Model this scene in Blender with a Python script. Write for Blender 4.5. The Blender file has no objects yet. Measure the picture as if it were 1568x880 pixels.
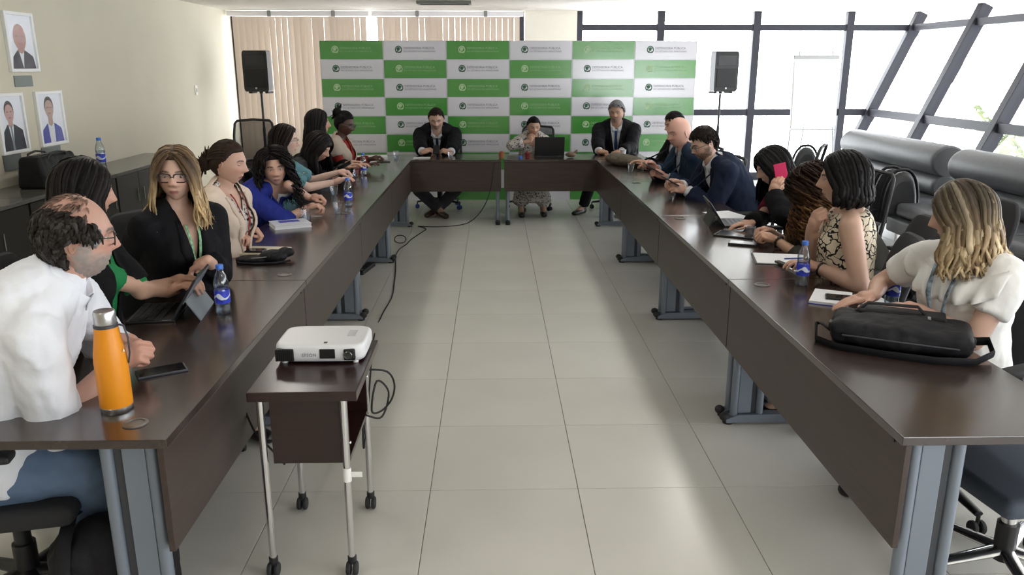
import bpy, bmesh, math, random
import numpy as np
from mathutils import Vector, Matrix, noise
from mathutils.bvhtree import BVHTree

scene = bpy.context.scene
C = scene.collection
PI = math.pi
R = math.radians

# ------------------------------------------------------------------ camera
CAM_H = 1.74
FPX = 1230.0
PITCH = math.atan(338 / FPX)
YAW = math.atan(29 / FPX * math.cos(PITCH))
cam_data = bpy.data.cameras.new('camera')
cam_data.sensor_width = 36
cam_data.lens = 36 * FPX / 1568
cam_data.clip_end = 300
cam = bpy.data.objects.new('camera', cam_data)
C.objects.link(cam)
cam.location = (0, 0, CAM_H)
cam.rotation_euler = (PI / 2 - PITCH, 0, -YAW)
scene.camera = cam

# ------------------------------------------------------------------ world, exposure
world = bpy.data.worlds.new('overcast_sky')
scene.world = world
world.use_nodes = True
wn = world.node_tree.nodes
bg = wn['Background']
bg.inputs[0].default_value = (0.93, 0.97, 1.0, 1)
bg.inputs[1].default_value = 9.0
scene.view_settings.view_transform = 'Standard'
scene.view_settings.look = 'None'
scene.view_settings.gamma = 1
scene.view_settings.use_curve_mapping = False
scene.view_settings.exposure = 0.0
scene.cycles.max_bounces = 8
scene.cycles.diffuse_bounces = 5
scene.cycles.glossy_bounces = 3
scene.cycles.transparent_max_bounces = 12
scene.cycles.transmission_bounces = 6
scene.cycles.sample_clamp_indirect = 6
scene.cycles.caustics_reflective = False
scene.cycles.caustics_refractive = False


def portal(name, loc, rot, sx, sy):
    l = bpy.data.lights.new(name, 'AREA')
    l.shape = 'RECTANGLE'
    l.size = sx
    l.size_y = sy
    l.cycles.is_portal = True
    o = bpy.data.objects.new(name, l)
    o.location = loc
    o.rotation_euler = rot
    C.objects.link(o)
    return o


# room size (metres): x to the right, y away from the camera
WALL_X = -3.95
BACK_Y = 12.75
FRONT_Y = -3.2
CEIL_Z = 2.545
RX0 = 5.40          # right (leaning) window wall at the floor
LEAN = (6.36 - 5.83) / (2.313 - 1.052)
RX1 = RX0 + LEAN * CEIL_Z
DESK_Z = 0.74
portal('window_portal_side', (5.95 + 0.12, (BACK_Y + FRONT_Y) / 2, 1.27), (0, PI / 2 + math.atan(LEAN), 0), 2.8, BACK_Y - FRONT_Y)
portal('window_portal_back', (3.6, BACK_Y + 0.2, 1.27), (PI / 2, 0, PI), 4.8, 2.5)


portal('window_portal_front', (4.15, FRONT_Y - .15, 1.22), (-PI / 2, 0, PI), 3.2, 1.75)


def add_ceiling_fill(x, y):
    # unseen fill lights added under the ceiling to brighten the room
    l = bpy.data.lights.new('ceiling_fill_light', 'AREA')
    l.shape = 'RECTANGLE'
    l.size = 0.25
    l.size_y = 1.2
    l.energy = FILL_W
    l.color = (1.0, 0.96, 0.88)
    o = bpy.data.objects.new('ceiling_fill_light', l)
    o.location = (x, y, CEIL_Z - 0.03)
    C.objects.link(o)


FILL_W = 13
for lx in (-1.9, 1.9):
    for ly in (-1.2, 1.6, 4.4, 7.2):
        add_ceiling_fill(lx, ly)

# ------------------------------------------------------------------ pixel helpers (photo frame 1568 x 880)
_f = Vector((math.sin(YAW) * math.cos(PITCH), math.cos(YAW) * math.cos(PITCH), -math.sin(PITCH)))
_r = Vector((math.cos(YAW), -math.sin(YAW), 0))
_u = _r.cross(_f)


def at(x, y, X=None, Y=None, Z=None):
    """the point where a photo pixel meets the plane X=, Y= or Z="""
    d = _f + _r * ((x - 784) / FPX) + _u * ((440 - y) / FPX)
    if X is not None:
        t = X / d.x
    elif Y is not None:
        t = Y / d.y
    else:
        t = (Z - CAM_H) / d.z
    return Vector((0, 0, CAM_H)) + d * t


# ------------------------------------------------------------------ materials
def mat(name, col, rough=0.5, metal=0.0, noise_amt=0.0, noise_scale=8.0, bump=0.0, bump_scale=200.0, spec=0.5,
        stretch=None, alpha=None, emit=None, attr=False, coat=0.0, trans=0.0, sheen=0.0):
    m = bpy.data.materials.get(name)
    if m:
        return m
    m = bpy.data.materials.new(name)
    m.use_nodes = True
    nt = m.node_tree
    b = nt.nodes['Principled BSDF']
    c = (col[0], col[1], col[2], 1)
    b.inputs['Base Color'].default_value = c
    b.inputs['Roughness'].default_value = rough
    b.inputs['Metallic'].default_value = metal
    b.inputs['Specular IOR Level'].default_value = spec
    if coat:
        b.inputs['Coat Weight'].default_value = coat
        b.inputs['Coat Roughness'].default_value = 0.15
    if sheen:
        b.inputs['Sheen Weight'].default_value = sheen
    if trans:
        b.inputs['Transmission Weight'].default_value = trans
    if emit:
        b.inputs['Emission Color'].default_value = (emit[0], emit[1], emit[2], 1)
        b.inputs['Emission Strength'].default_value = emit[3]
    src = None
    if attr:
        a = nt.nodes.new('ShaderNodeVertexColor')
        a.layer_name = 'Col'
        src = a.outputs['Color']
    if noise_amt or bump:
        tc = nt.nodes.new('ShaderNodeTexCoord')
        mp = nt.nodes.new('ShaderNodeMapping')
        nt.links.new(tc.outputs['Object'], mp.inputs['Vector'])
        if stretch:
            mp.inputs['Scale'].default_value = stretch
    if noise_amt:
        n = nt.nodes.new('ShaderNodeTexNoise')
        n.inputs['Scale'].default_value = noise_scale
        n.inputs['Detail'].default_value = 5
        nt.links.new(mp.outputs['Vector'], n.inputs['Vector'])
        mr = nt.nodes.new('ShaderNodeMapRange')
        mr.inputs['To Min'].default_value = 1 - noise_amt
        mr.inputs['To Max'].default_value = 1 + noise_amt
        mr.inputs['From Min'].default_value = 0.25
        mr.inputs['From Max'].default_value = 0.75
        nt.links.new(n.outputs['Fac'], mr.inputs['Value'])
        mx = nt.nodes.new('ShaderNodeVectorMath')
        mx.operation = 'SCALE'
        if src:
            nt.links.new(src, mx.inputs[0])
        else:
            mx.inputs[0].default_value = col[:3]
        nt.links.new(mr.outputs['Result'], mx.inputs['Scale'])
        src = mx.outputs['Vector']
    if src:
        nt.links.new(src, b.inputs['Base Color'])
    if bump:
        n2 = nt.nodes.new('ShaderNodeTexNoise')
        n2.inputs['Scale'].default_value = bump_scale
        n2.inputs['Detail'].default_value = 3
        nt.links.new(mp.outputs['Vector'], n2.inputs['Vector'])
        bp = nt.nodes.new('ShaderNodeBump')
        bp.inputs['Strength'].default_value = bump
        bp.inputs['Distance'].default_value = 0.01
        nt.links.new(n2.outputs['Fac'], bp.inputs['Height'])
        nt.links.new(bp.outputs['Normal'], b.inputs['Normal'])
    return m


def mat_glass(name, tint=(1, 1, 1), gloss=0.06, rough=0.02, most=0.7):
    """thin clear pane: mostly see-through with a facing-dependent reflection"""
    m = bpy.data.materials.get(name)
    if m:
        return m
    m = bpy.data.materials.new(name)
    m.use_nodes = True
    nt = m.node_tree
    nt.nodes.clear()
    out = nt.nodes.new('ShaderNodeOutputMaterial')
    tr = nt.nodes.new('ShaderNodeBsdfTransparent')
    tr.inputs[0].default_value = (*tint, 1)
    gl = nt.nodes.new('ShaderNodeBsdfGlossy')
    gl.inputs['Roughness'].default_value = rough
    lw = nt.nodes.new('ShaderNodeLayerWeight')
    lw.inputs[0].default_value = 0.25
    mr = nt.nodes.new('ShaderNodeMapRange')
    mr.inputs['To Min'].default_value = gloss
    mr.inputs['To Max'].default_value = most
    nt.links.new(lw.outputs['Fresnel'], mr.inputs['Value'])
    mx = nt.nodes.new('ShaderNodeMixShader')
    nt.links.new(mr.outputs['Result'], mx.inputs[0])
    nt.links.new(tr.outputs[0], mx.inputs[1])
    nt.links.new(gl.outputs[0], mx.inputs[2])
    nt.links.new(mx.outputs[0], out.inputs[0])
    return m


def mat_print(name, base, ink, scale, kind='blot', ink2=None, rough=0.8):
    """printed cloth: ink marks over a base colour"""
    m = bpy.data.materials.get(name)
    if m:
        return m
    m = bpy.data.materials.new(name)
    m.use_nodes = True
    nt = m.node_tree
    b = nt.nodes['Principled BSDF']
    b.inputs['Roughness'].default_value = rough
    b.inputs['Specular IOR Level'].default_value = 0.2
    tc = nt.nodes.new('ShaderNodeTexCoord')
    no = nt.nodes.new('ShaderNodeTexNoise')
    no.inputs['Scale'].default_value = scale * 0.7
    nt.links.new(tc.outputs['Object'], no.inputs['Vector'])
    ad = nt.nodes.new('ShaderNodeVectorMath')
    ad.operation = 'MULTIPLY_ADD'
    ad.inputs[1].default_value = (0.09, 0.09, 0.09) if kind == 'line' else (0.05, 0.05, 0.05)
    nt.links.new(no.outputs['Color'], ad.inputs[0])
    nt.links.new(tc.outputs['Object'], ad.inputs[2])
    vo = nt.nodes.new('ShaderNodeTexVoronoi')
    vo.inputs['Scale'].default_value = scale
    vo.feature = 'DISTANCE_TO_EDGE' if kind == 'line' else 'F1'
    nt.links.new(ad.outputs[0], vo.inputs['Vector'])
    rp = nt.nodes.new('ShaderNodeValToRGB')
    e = rp.color_ramp.elements
    if kind == 'line':
        e[0].position = 0.0; e[0].color = (*ink, 1)
        e[1].position = 0.05; e[1].color = (*ink, 1)
        k = e.new(0.07); k.color = (*base, 1)
    else:
        e[0].position = 0.0; e[0].color = (*(ink2 or ink), 1)
        e[1].position = 0.33; e[1].color = (*ink, 1)
        k = e.new(0.40); k.color = (*base, 1)
    nt.links.new(vo.outputs['Distance'], rp.inputs[0])
    nt.links.new(rp.outputs[0], b.inputs['Base Color'])
    return m


# ------------------------------------------------------------------ mesh helpers
class MB:
    """collects faces; build() links them as ONE mesh object"""

    def __init__(self):
        self.v = []
        self.f = []
        self.m = []
        self.cur = 0

    def add(self, vs, fs, M=None):
        o = len(self.v)
        if M is not None:
            vs = [M @ Vector(v) for v in vs]
        self.v += [tuple(v) for v in vs]
        self.f += [tuple(i + o for i in f) for f in fs]
        self.m += [self.cur] * len(fs)
        return self

    def box(self, c, s, M=None, bev=0.0):
        x, y, z = s[0] / 2, s[1] / 2, s[2] / 2
        if bev <= 0:
            vs = [(c[0] + i * x, c[1] + j * y, c[2] + k * z) for i in (-1, 1) for j in (-1, 1) for k in (-1, 1)]
            fs = [(0, 1, 3, 2), (4, 6, 7, 5), (0, 4, 5, 1), (2, 3, 7, 6), (0, 2, 6, 4), (1, 5, 7, 3)]
            return self.add(vs, fs, M)
        b = min(bev, x * .99, y * .99, z * .99)
        bm = bmesh.new()
        bmesh.ops.create_cube(bm, size=1)
        for v in bm.verts:
            v.co = Vector((c[0] + v.co.x * 2 * x, c[1] + v.co.y * 2 * y, c[2] + v.co.z * 2 * z))
        bmesh.ops.bevel(bm, geom=bm.edges[:], offset=b, segments=2 if b < .02 else 3, profile=0.6, affect='EDGES')
        bm.verts.index_update()
        self.add([v.co.copy() for v in bm.verts], [[v.index for v in f.verts] for f in bm.faces], M)
        bm.free()
        return self

    def tube(self, path, rad, n=8, cap=True, M=None, flat=None, nrm=None):
        """tube along a path; rad number or list; flat=(a,b) squashes the section"""
        P = [Vector(p) for p in path]
        k = len(P)
        rads = rad if isinstance(rad, (list, tuple)) else [rad] * k
        vs, fs = [], []
        up = Vector((0, 0, 1))
        prev = None
        for i in range(k):
            t = (P[min(i + 1, k - 1)] - P[max(i - 1, 0)])
            t = t.normalized() if t.length > 1e-9 else Vector((0, 0, 1))
            if prev is None:
                a = up if abs(t.z) < .9 else Vector((1, 0, 0))
                x = t.cross(a).normalized()
            else:
                x = (prev - t * prev.dot(t))
                x = x.normalized() if x.length > 1e-6 else t.orthogonal().normalized()
            if nrm is not None:
                yy = nrm[i] - t * nrm[i].dot(t)
                if yy.length > 1e-5:
                    x = yy.normalized().cross(t)
            y = t.cross(x)
            prev = x
            fa, fb = flat or (1, 1)
            for j in range(n):
                an = 2 * PI * j / n
                vs.append(P[i] + (x * math.cos(an) * fa + y * math.sin(an) * fb) * rads[i])
        for i in range(k - 1):
            for j in range(n):
                j2 = (j + 1) % n
                fs.append((i * n + j, i * n + j2, (i + 1) * n + j2, (i + 1) * n + j))
        if cap:
            fs.append(tuple(range(n))[::-1])
            fs.append(tuple((k - 1) * n + j for j in range(n)))
        return self.add(vs, fs, M)

    def lathe(self, prof, n=20, M=None, c=(0, 0, 0)):
        vs, fs = [], []
        k = len(prof)
        for (r, z) in prof:
            for j in range(n):
                a = 2 * PI * j / n
                vs.append((c[0] + r * math.cos(a), c[1] + r * math.sin(a), c[2] + z))
        for i in range(k - 1):
            for j in range(n):
                j2 = (j + 1) % n
                fs.append((i * n + j, i * n + j2, (i + 1) * n + j2, (i + 1) * n + j))
        if prof[0][0] > 1e-5:
            fs.append(tuple(range(n))[::-1])
        if prof[-1][0] > 1e-5:
            fs.append(tuple((k - 1) * n + j for j in range(n)))
        return self.add(vs, fs, M)

    def prism(self, poly, z0, z1, M=None):
        n = len(poly)
        vs = [(p[0], p[1], z0) for p in poly] + [(p[0], p[1], z1) for p in poly]
        fs = [tuple(range(n))[::-1], tuple(range(n, 2 * n))]
        fs += [(i, (i + 1) % n, n + (i + 1) % n, n + i) for i in range(n)]
        return self.add(vs, fs, M)

    def sphere(self, c, r, n=14, m=8, M=None):
        rx, ry, rz = r if isinstance(r, (tuple, list)) else (r, r, r)
        vs = [(c[0], c[1], c[2] + rz)]
        for i in range(1, m):
            t = PI * i / m
            for j in range(n):
                a = 2 * PI * j / n
                vs.append((c[0] + rx * math.sin(t) * math.cos(a), c[1] + ry * math.sin(t) * math.sin(a), c[2] + rz * math.cos(t)))
        vs.append((c[0], c[1], c[2] - rz))
        fs = [(0, 1 + j, 1 + (j + 1) % n) for j in range(n)]
        for i in range(m - 2):
            for j in range(n):
                a, b2 = 1 + i * n + j, 1 + i * n + (j + 1) % n
                fs.append((a, a + n, b2 + n, b2))
        l = len(vs) - 1
        o = 1 + (m - 2) * n
        fs += [(l, o + (j + 1) % n, o + j) for j in range(n)]
        return self.add(vs, fs, M)

    def grid(self, rows):
        """rows of points -> quad sheet"""
        k = len(rows[0])
        vs = [p for r in rows for p in r]
        fs = [(i * k + j, i * k + j + 1, (i + 1) * k + j + 1, (i + 1) * k + j) for i in range(len(rows) - 1) for j in range(k - 1)]
        return self.add(vs, fs)

    def mesh(self, name, mats, smooth=False):
        me = bpy.data.meshes.new(name)
        me.from_pydata(self.v, [], self.f)
        for m in (mats if isinstance(mats, (list, tuple)) else [mats]):
            me.materials.append(m)
        if any(self.m):
            me.polygons.foreach_set('material_index', self.m)
        if smooth is True:
            me.polygons.foreach_set('use_smooth', [True] * len(me.polygons))
        elif smooth:
            me.polygons.foreach_set('use_smooth', [True] * len(me.polygons))
            me.set_sharp_from_angle(angle=R(smooth))
        me.update()
        return me

    def build(self, name, mats, parent=None, smooth=False, loc=None):
        o = bpy.data.objects.new(name, self.mesh(name, mats, smooth))
        C.objects.link(o)
        if loc is not None:
            o.location = loc
        if parent:
            o.parent = parent
        return o


def tag(o, label=None, cat=None, group=None, kind=None):
    if label: o['label'] = label
    if cat: o['category'] = cat
    if group: o['group'] = group
    if kind: o['kind'] = kind
    return o


def empty(name, loc=(0, 0, 0), rz=0.0, label=None, cat=None, group=None, kind=None):
    o = bpy.data.objects.new(name, None)
    o.empty_display_size = 0.1
    C.objects.link(o)
    o.location = loc
    o.rotation_euler = (0, 0, rz)
    return tag(o, label, cat, group, kind)


def copy_tree(o, parent=None):
    c = o.copy()
    C.objects.link(c)
    c.parent = parent
    for ch in list(o.children):
        copy_tree(ch, c)
    return c


def link_copy(o, parent, loc, rz=None):
    c = o.copy()
    C.objects.link(c)
    c.parent = parent
    c.location = loc
    if rz is not None:
        c.rotation_euler = (0, 0, rz)
    return c


def Mat(loc, rz=0, rx=0, ry=0):
    return Matrix.Translation(Vector(loc)) @ Matrix.Rotation(rz, 4, 'Z') @ Matrix.Rotation(rx, 4, 'X') @ Matrix.Rotation(ry, 4, 'Y')


def text_mesh(s, size, extrude=0.0, align='CENTER'):
    cu = bpy.data.curves.new('lettering', 'FONT')
    cu.body = s
    cu.size = size
    cu.align_x = align
    cu.align_y = 'CENTER'
    cu.resolution_u = 2
    cu.extrude = extrude
    o = bpy.data.objects.new('lettering_src', cu)
    C.objects.link(o)
    dg = bpy.context.evaluated_depsgraph_get()
    me = bpy.data.meshes.new_from_object(o.evaluated_get(dg))
    vs = [v.co.copy() for v in me.vertices]
    fs = [tuple(p.vertices) for p in me.polygons]
    bpy.data.objects.remove(o)
    bpy.data.curves.remove(cu)
    bpy.data.meshes.remove(me)
    return vs, fs
# ================================================================== THE SETTING
M_WALL = mat('cream_wall_paint', (0.60, 0.56, 0.45), 0.75, noise_amt=0.03, noise_scale=2, bump=0.05, bump_scale=120)
M_PILLAR = mat('pillar_paint', (0.80, 0.77, 0.66), 0.7, noise_amt=0.02)
M_CEIL = mat('ceiling_paint', (0.64, 0.61, 0.56), 0.8, noise_amt=0.02, noise_scale=3)
M_TILE = mat('porcelain_tile', (0.645, 0.635, 0.595), 0.24, noise_amt=0.05, noise_scale=1.6, bump=0.02, bump_scale=6, spec=0.4)
M_GROUT = mat('grout', (0.40, 0.385, 0.35), 0.9)
M_FRAME = mat('window_aluminium', (0.030, 0.030, 0.042), 0.45, spec=.35)
M_GLASS = mat_glass('window_glass')
M_SLAT = None


def blind_mat():
    m = bpy.data.materials.new('blind_fabric')
    m.use_nodes = True
    nt = m.node_tree
    nt.nodes.clear()
    out = nt.nodes.new('ShaderNodeOutputMaterial')
    d = nt.nodes.new('ShaderNodeBsdfDiffuse')
    t = nt.nodes.new('ShaderNodeBsdfTranslucent')
    d.inputs[0].default_value = (0.47, 0.41, 0.345, 1)
    t.inputs[0].default_value = (0.36, 0.28, 0.22, 1)
    mx = nt.nodes.new('ShaderNodeMixShader')
    mx.inputs[0].default_value = 0.14
    nt.links.new(d.outputs[0], mx.inputs[1])
    nt.links.new(t.outputs[0], mx.inputs[2])
    nt.links.new(mx.outputs[0], out.inputs[0])
    return m


# floor: porcelain tiles on a grout bed; tiles one by one where the photograph shows them
TP = 0.63
floor = MB().box(((WALL_X + RX0) / 2, (BACK_Y + FRONT_Y) / 2, -0.06), (RX0 - WALL_X + 2, BACK_Y - FRONT_Y + .4, 0.108)).build('floor', M_GROUT)
tag(floor, 'pale porcelain tiled floor of the meeting room', kind='structure')
g = 0.0030
_tile_me = MB().box((0, 0, -0.005), (TP - g, TP - g, 0.010), bev=0.0015).mesh('tile', M_TILE)
_n = 0
for iy in range(-9, 17):
    for ix in range(-7, 11):
        cx = -0.278 + TP * (ix + 0.5)
        cy = 3.08 + TP * (iy + 0.5)
        if cy < FRONT_Y or cy > BACK_Y + .1 or cx < WALL_X - .3 or cx > RX0 + .3:
            continue
        pr = Vector((cx, cy, -CAM_H))
        dz = pr.dot(_f)
        u = pr.dot(_r) / dz * FPX if dz > .3 else 9e9
        v = -pr.dot(_u) / dz * FPX if dz > .3 else 9e9
        inview = abs(u) < 1000 and abs(v) < 640
        if inview and _n < 290:
            o = bpy.data.objects.new('tile', _tile_me)
            C.objects.link(o)
            o.parent = floor
            o.location = (cx, cy, 0)
            _n += 1
rest = MB()
for iy in range(-9, 17):
    for ix in range(-7, 11):
        cx = -0.278 + TP * (ix + 0.5)
        cy = 3.08 + TP * (iy + 0.5)
        if cy < FRONT_Y or cy > BACK_Y + .1 or cx < WALL_X - .3 or cx > RX0 + .3:
            continue
        pr = Vector((cx, cy, -CAM_H))
        dz = pr.dot(_f)
        u = pr.dot(_r) / dz * FPX if dz > .3 else 9e9
        v = -pr.dot(_u) / dz * FPX if dz > .3 else 9e9
        if not (abs(u) < 1000 and abs(v) < 640):
            rest.box((cx, cy, -0.005), (TP - g, TP - g, 0.010))
o = rest.build('tile_field', M_TILE, floor)
o['kind'] = 'stuff'

# ceiling
ceil = MB().box(((WALL_X + RX1) / 2, (BACK_Y + FRONT_Y) / 2, CEIL_Z + 0.06), (RX1 - WALL_X + .5, BACK_Y - FRONT_Y + .8, 0.12)).build('ceiling', M_CEIL)
tag(ceil, 'plain off-white ceiling of the room', kind='structure')
w = MB().box((WALL_X - 0.06, (BACK_Y + FRONT_Y) / 2, CEIL_Z / 2), (0.12, BACK_Y - FRONT_Y + .4, CEIL_Z)).build('wall_left', M_WALL)
tag(w, 'cream painted side wall with framed portraits', kind='structure')
FW0, FW1, FWZ0, FWZ1 = 2.55, 5.75, .35, 2.1
w = MB()
w.box(((WALL_X - .15 + FW0) / 2, FRONT_Y - 0.06, CEIL_Z / 2), (FW0 - WALL_X + .15, 0.12, CEIL_Z))
w.box(((FW1 + RX1 + .15) / 2, FRONT_Y - 0.06, CEIL_Z / 2), (RX1 + .15 - FW1, 0.12, CEIL_Z))
w.box(((FW0 + FW1) / 2, FRONT_Y - 0.06, FWZ0 / 2), (FW1 - FW0, 0.12, FWZ0))
w.box(((FW0 + FW1) / 2, FRONT_Y - 0.06, (FWZ1 + CEIL_Z) / 2), (FW1 - FW0, 0.12, CEIL_Z - FWZ1))
w = w.build('wall_front', M_WALL)
tag(w, 'cream wall behind the camera', kind='structure')
# back wall: window band behind the blinds, pillar, glazing
w = MB()
w.box((0.87, BACK_Y + 0.02, CEIL_Z / 2), (0.78, 0.34, CEIL_Z), bev=0.004)
w = w.build('wall_back', M_PILLAR)
tag(w, 'pale pillar of the back wall between the blinds and the glazing', kind='structure')
b = MB().box((WALL_X + 0.008, (BACK_Y + FRONT_Y) / 2, 0.04), (0.016, BACK_Y - FRONT_Y, 0.08)).build('baseboard_left', mat('skirting', (0.5, 0.46, 0.38), 0.5))
tag(b, 'low skirting along the cream wall', kind='structure')

MULL_X = [1.30, 2.545, 4.01, 5.44]
TR_Z = [1.052, 2.313]


def pane_obj(quad, parent, th=0.006):
    m = MB()
    m.add(quad, [(0, 1, 2, 3)])
    return m.build('pane', M_GLASS, parent)


wb = empty('window_1', (0, 0, 0), label='dark framed glazing of the back wall', kind='structure')
for x in MULL_X:
    MB().box((x, BACK_Y, CEIL_Z / 2), (0.11, 0.10, CEIL_Z - .004), bev=.004).build('mullion', M_FRAME, wb)
for z, h in ((0.06, 0.12), (TR_Z[0], 0.10), (TR_Z[1], 0.09)):
    for i in range(3):
        a, c = MULL_X[i] + .055, MULL_X[i + 1] - .055
        MB().box(((a + c) / 2, BACK_Y, z), (c - a, 0.07, h)).build('transom', M_FRAME, wb)
for z, h in ((TR_Z[0], 0.10), (TR_Z[1], 0.09)):
    a, c = 5.495, RX0 + LEAN * z - .02
    MB().box(((a + c) / 2, BACK_Y, z), (c - a, 0.07, h)).build('transom', M_FRAME, wb)
zz = [0.12, TR_Z[0] - .05, TR_Z[0] + .05, TR_Z[1] - .045, TR_Z[1] + .045, CEIL_Z]
for i in range(3):
    a, c = MULL_X[i] + .055, MULL_X[i + 1] - .055
    for k in range(3):
        pane_obj([(a, BACK_Y, zz[2 * k]), (c, BACK_Y, zz[2 * k]), (c, BACK_Y, zz[2 * k + 1]), (a, BACK_Y, zz[2 * k + 1])], wb)
pane_obj([(5.495, BACK_Y, .3), (5.53, BACK_Y, .3), (RX1 - .05, BACK_Y, CEIL_Z), (5.495, BACK_Y, CEIL_Z)], wb)

# window behind the blinds
wd = empty('window_2', (0, 0, 0), label='daylit window behind the vertical blinds', kind='structure')
for x in (WALL_X + .04, -2.45, -0.95, 0.44):
    MB().box((x, BACK_Y + .12, CEIL_Z / 2), (0.07, 0.08, CEIL_Z - .004)).build('mullion', M_FRAME, wd)
for z, h in ((.3, .6), (CEIL_Z - .05, .1)):
    MB().box(((WALL_X + .48) / 2, BACK_Y + .12, z), (.48 - WALL_X - .1, 0.06, h)).build('transom', M_PILLAR, wd)
for a, c in ((WALL_X + .08, -2.49), (-2.41, -.99), (-.91, .40)):
    pane_obj([(a, BACK_Y + .12, .6), (c, BACK_Y + .12, .6), (c, BACK_Y + .12, CEIL_Z - .1), (a, BACK_Y + .12, CEIL_Z - .1)], wd)

# right wall: leaning glazing
wr = empty('window_3', (0, 0, 0), label='outward leaning dark framed glazing of the side wall', kind='structure')
LA = math.atan(LEAN)


def lean_x(z): return RX0 + LEAN * z


MULL_Y = [BACK_Y - .03 - 1.645 * k for k in range(10)]
for y in MULL_Y:
    Mx = Matrix.Translation((RX0, y, 0)) @ Matrix.Rotation(LA, 4, 'Y')
    L = CEIL_Z / math.cos(LA)
    MB().box((0.05, 0, L / 2), (0.16, 0.12, L), Mx, bev=.006).build('mullion', M_FRAME, wr)
for z, h in ((0.06, 0.12), (TR_Z[0], 0.11), (TR_Z[1], 0.09)):
    for i in range(len(MULL_Y) - 1):
        y0, y1 = MULL_Y[i + 1] + .06, MULL_Y[i] - .06
        MB().box((lean_x(z) + .05, (y0 + y1) / 2, z), (0.08, y1 - y0, h)).build('transom', M_FRAME, wr)
for i in range(len(MULL_Y) - 1):
    y0, y1 = MULL_Y[i + 1] + .06, MULL_Y[i] - .06
    for k in range(3):
        a, c = zz[2 * k], zz[2 * k + 1]
        pane_obj([(lean_x(a) + .05, y0, a), (lean_x(a) + .05, y1, a), (lean_x(c) + .05, y1, c), (lean_x(c) + .05, y0, c)], wr)

# unseen window added behind the camera, inferred from the glint on the banner
wf = empty('window_4', (0, 0, 0), label='unseen window added in the wall behind the camera', kind='structure')
for x in (FW0 + .03, (FW0 + FW1) / 2, FW1 - .03):
    MB().box((x, FRONT_Y - .06, (FWZ0 + FWZ1) / 2), (.06, .07, FWZ1 - FWZ0)).build('mullion', M_FRAME, wf)
for z in (FWZ0 + .03, FWZ1 - .03):
    MB().box(((FW0 + FW1) / 2, FRONT_Y - .06, z), (FW1 - FW0, .06, .06)).build('transom', M_FRAME, wf)
for a, c in ((FW0 + .06, (FW0 + FW1) / 2 - .03), ((FW0 + FW1) / 2 + .03, FW1 - .06)):
    pane_obj([(a, FRONT_Y - .06, FWZ0 + .06), (c, FRONT_Y - .06, FWZ0 + .06), (c, FRONT_Y - .06, FWZ1 - .06), (a, FRONT_Y - .06, FWZ1 - .06)], wf)

# vertical blinds: head rails and slats
M_SLAT = blind_mat()
M_RAIL = mat('blind_rail', (0.85, 0.84, 0.86), 0.35)
M_CLIP = mat('rail_clip', (0.25, 0.26, 0.25), 0.6)
BY = BACK_Y - 0.16
random.seed(4)
for nm, x0, x1, lab in (('vertical_blind', WALL_X + .03, -1.83, 'beige vertical blind hanging next to the cream wall'),
                        ('vertical_blind', -1.79, 0.455, 'beige vertical blind ending at the pale pillar')):
    bl = empty(nm, (0, 0, 0), label=lab, cat='blind', group='vertical blinds of the back wall')
    MB().box(((x0 + x1) / 2, BY, CEIL_Z - .05), (x1 - x0, 0.09, 0.07), bev=.005).build('head_rail', M_RAIL, bl)
    for fx in (.3, .75):
        MB().box((x0 + (x1 - x0) * fx, BY - .05, CEIL_Z - .05), (.05, .02, .085)).build('rail_clip', M_CLIP, bl)
    n = int((x1 - x0 - .06) / 0.0905)
    for i in range(n):
        sx = x0 + .07 + (x1 - x0 - .12) * (i + .5) / n
        ang = R(random.uniform(12, 22))
        if random.random() < .28:
            ang = R(random.uniform(24, 34))
        m = MB()
        rows = []
        for z in (CEIL_Z - .09, 1.6, .9, .12):
            rows.append([(sx + math.cos(ang) * a, BY + math.sin(ang) * a + .006 * (1 - (a / .05) ** 2) + random.uniform(-.003, .003), z) for a in (-.0455, -.023, 0, .023, .0455)])
        m.grid(rows)
        m.build('slat', M_SLAT, bl, smooth=True)

# ceiling fitting over the banner (grey vent edge) and a switch on the wall
v = empty('ceiling_vent', (-.62, 10.9, CEIL_Z - .02), label='grey slatted vent set in the ceiling above the banner', cat='vent')
M_VENT = mat('vent_metal', (0.22, 0.23, 0.21), 0.5, metal=.4)
m = MB()
for s in (-1, 1):
    m.box((0, s * .14, 0), (.66, .03, .035)); m.box((s * .33, 0, 0), (.03, .3, .035))
m.build('frame', M_VENT, v)
for k in range(5):
    MB().box((0, -.1 + k * .05, .005), (.62, .035, .006), Matrix.Rotation(R(0), 4, 'X')).build('slat', M_VENT, v)
o = empty('wall_switch', (WALL_X + .001, at(300, 138, X=WALL_X).y, at(300, 138, X=WALL_X).z), label='white wall switch plate on the cream wall', cat='switch')
MB().box((.005, 0, 0), (.01, .08, .125), bev=.003).build('plate', mat('switch_white', (.8, .78, .72), .4), o)
MB().box((.013, 0, 0), (.008, .02, .05), bev=.002).build('rocker', mat('switch_grey', (.35, .33, .30), .4), o)
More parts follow.
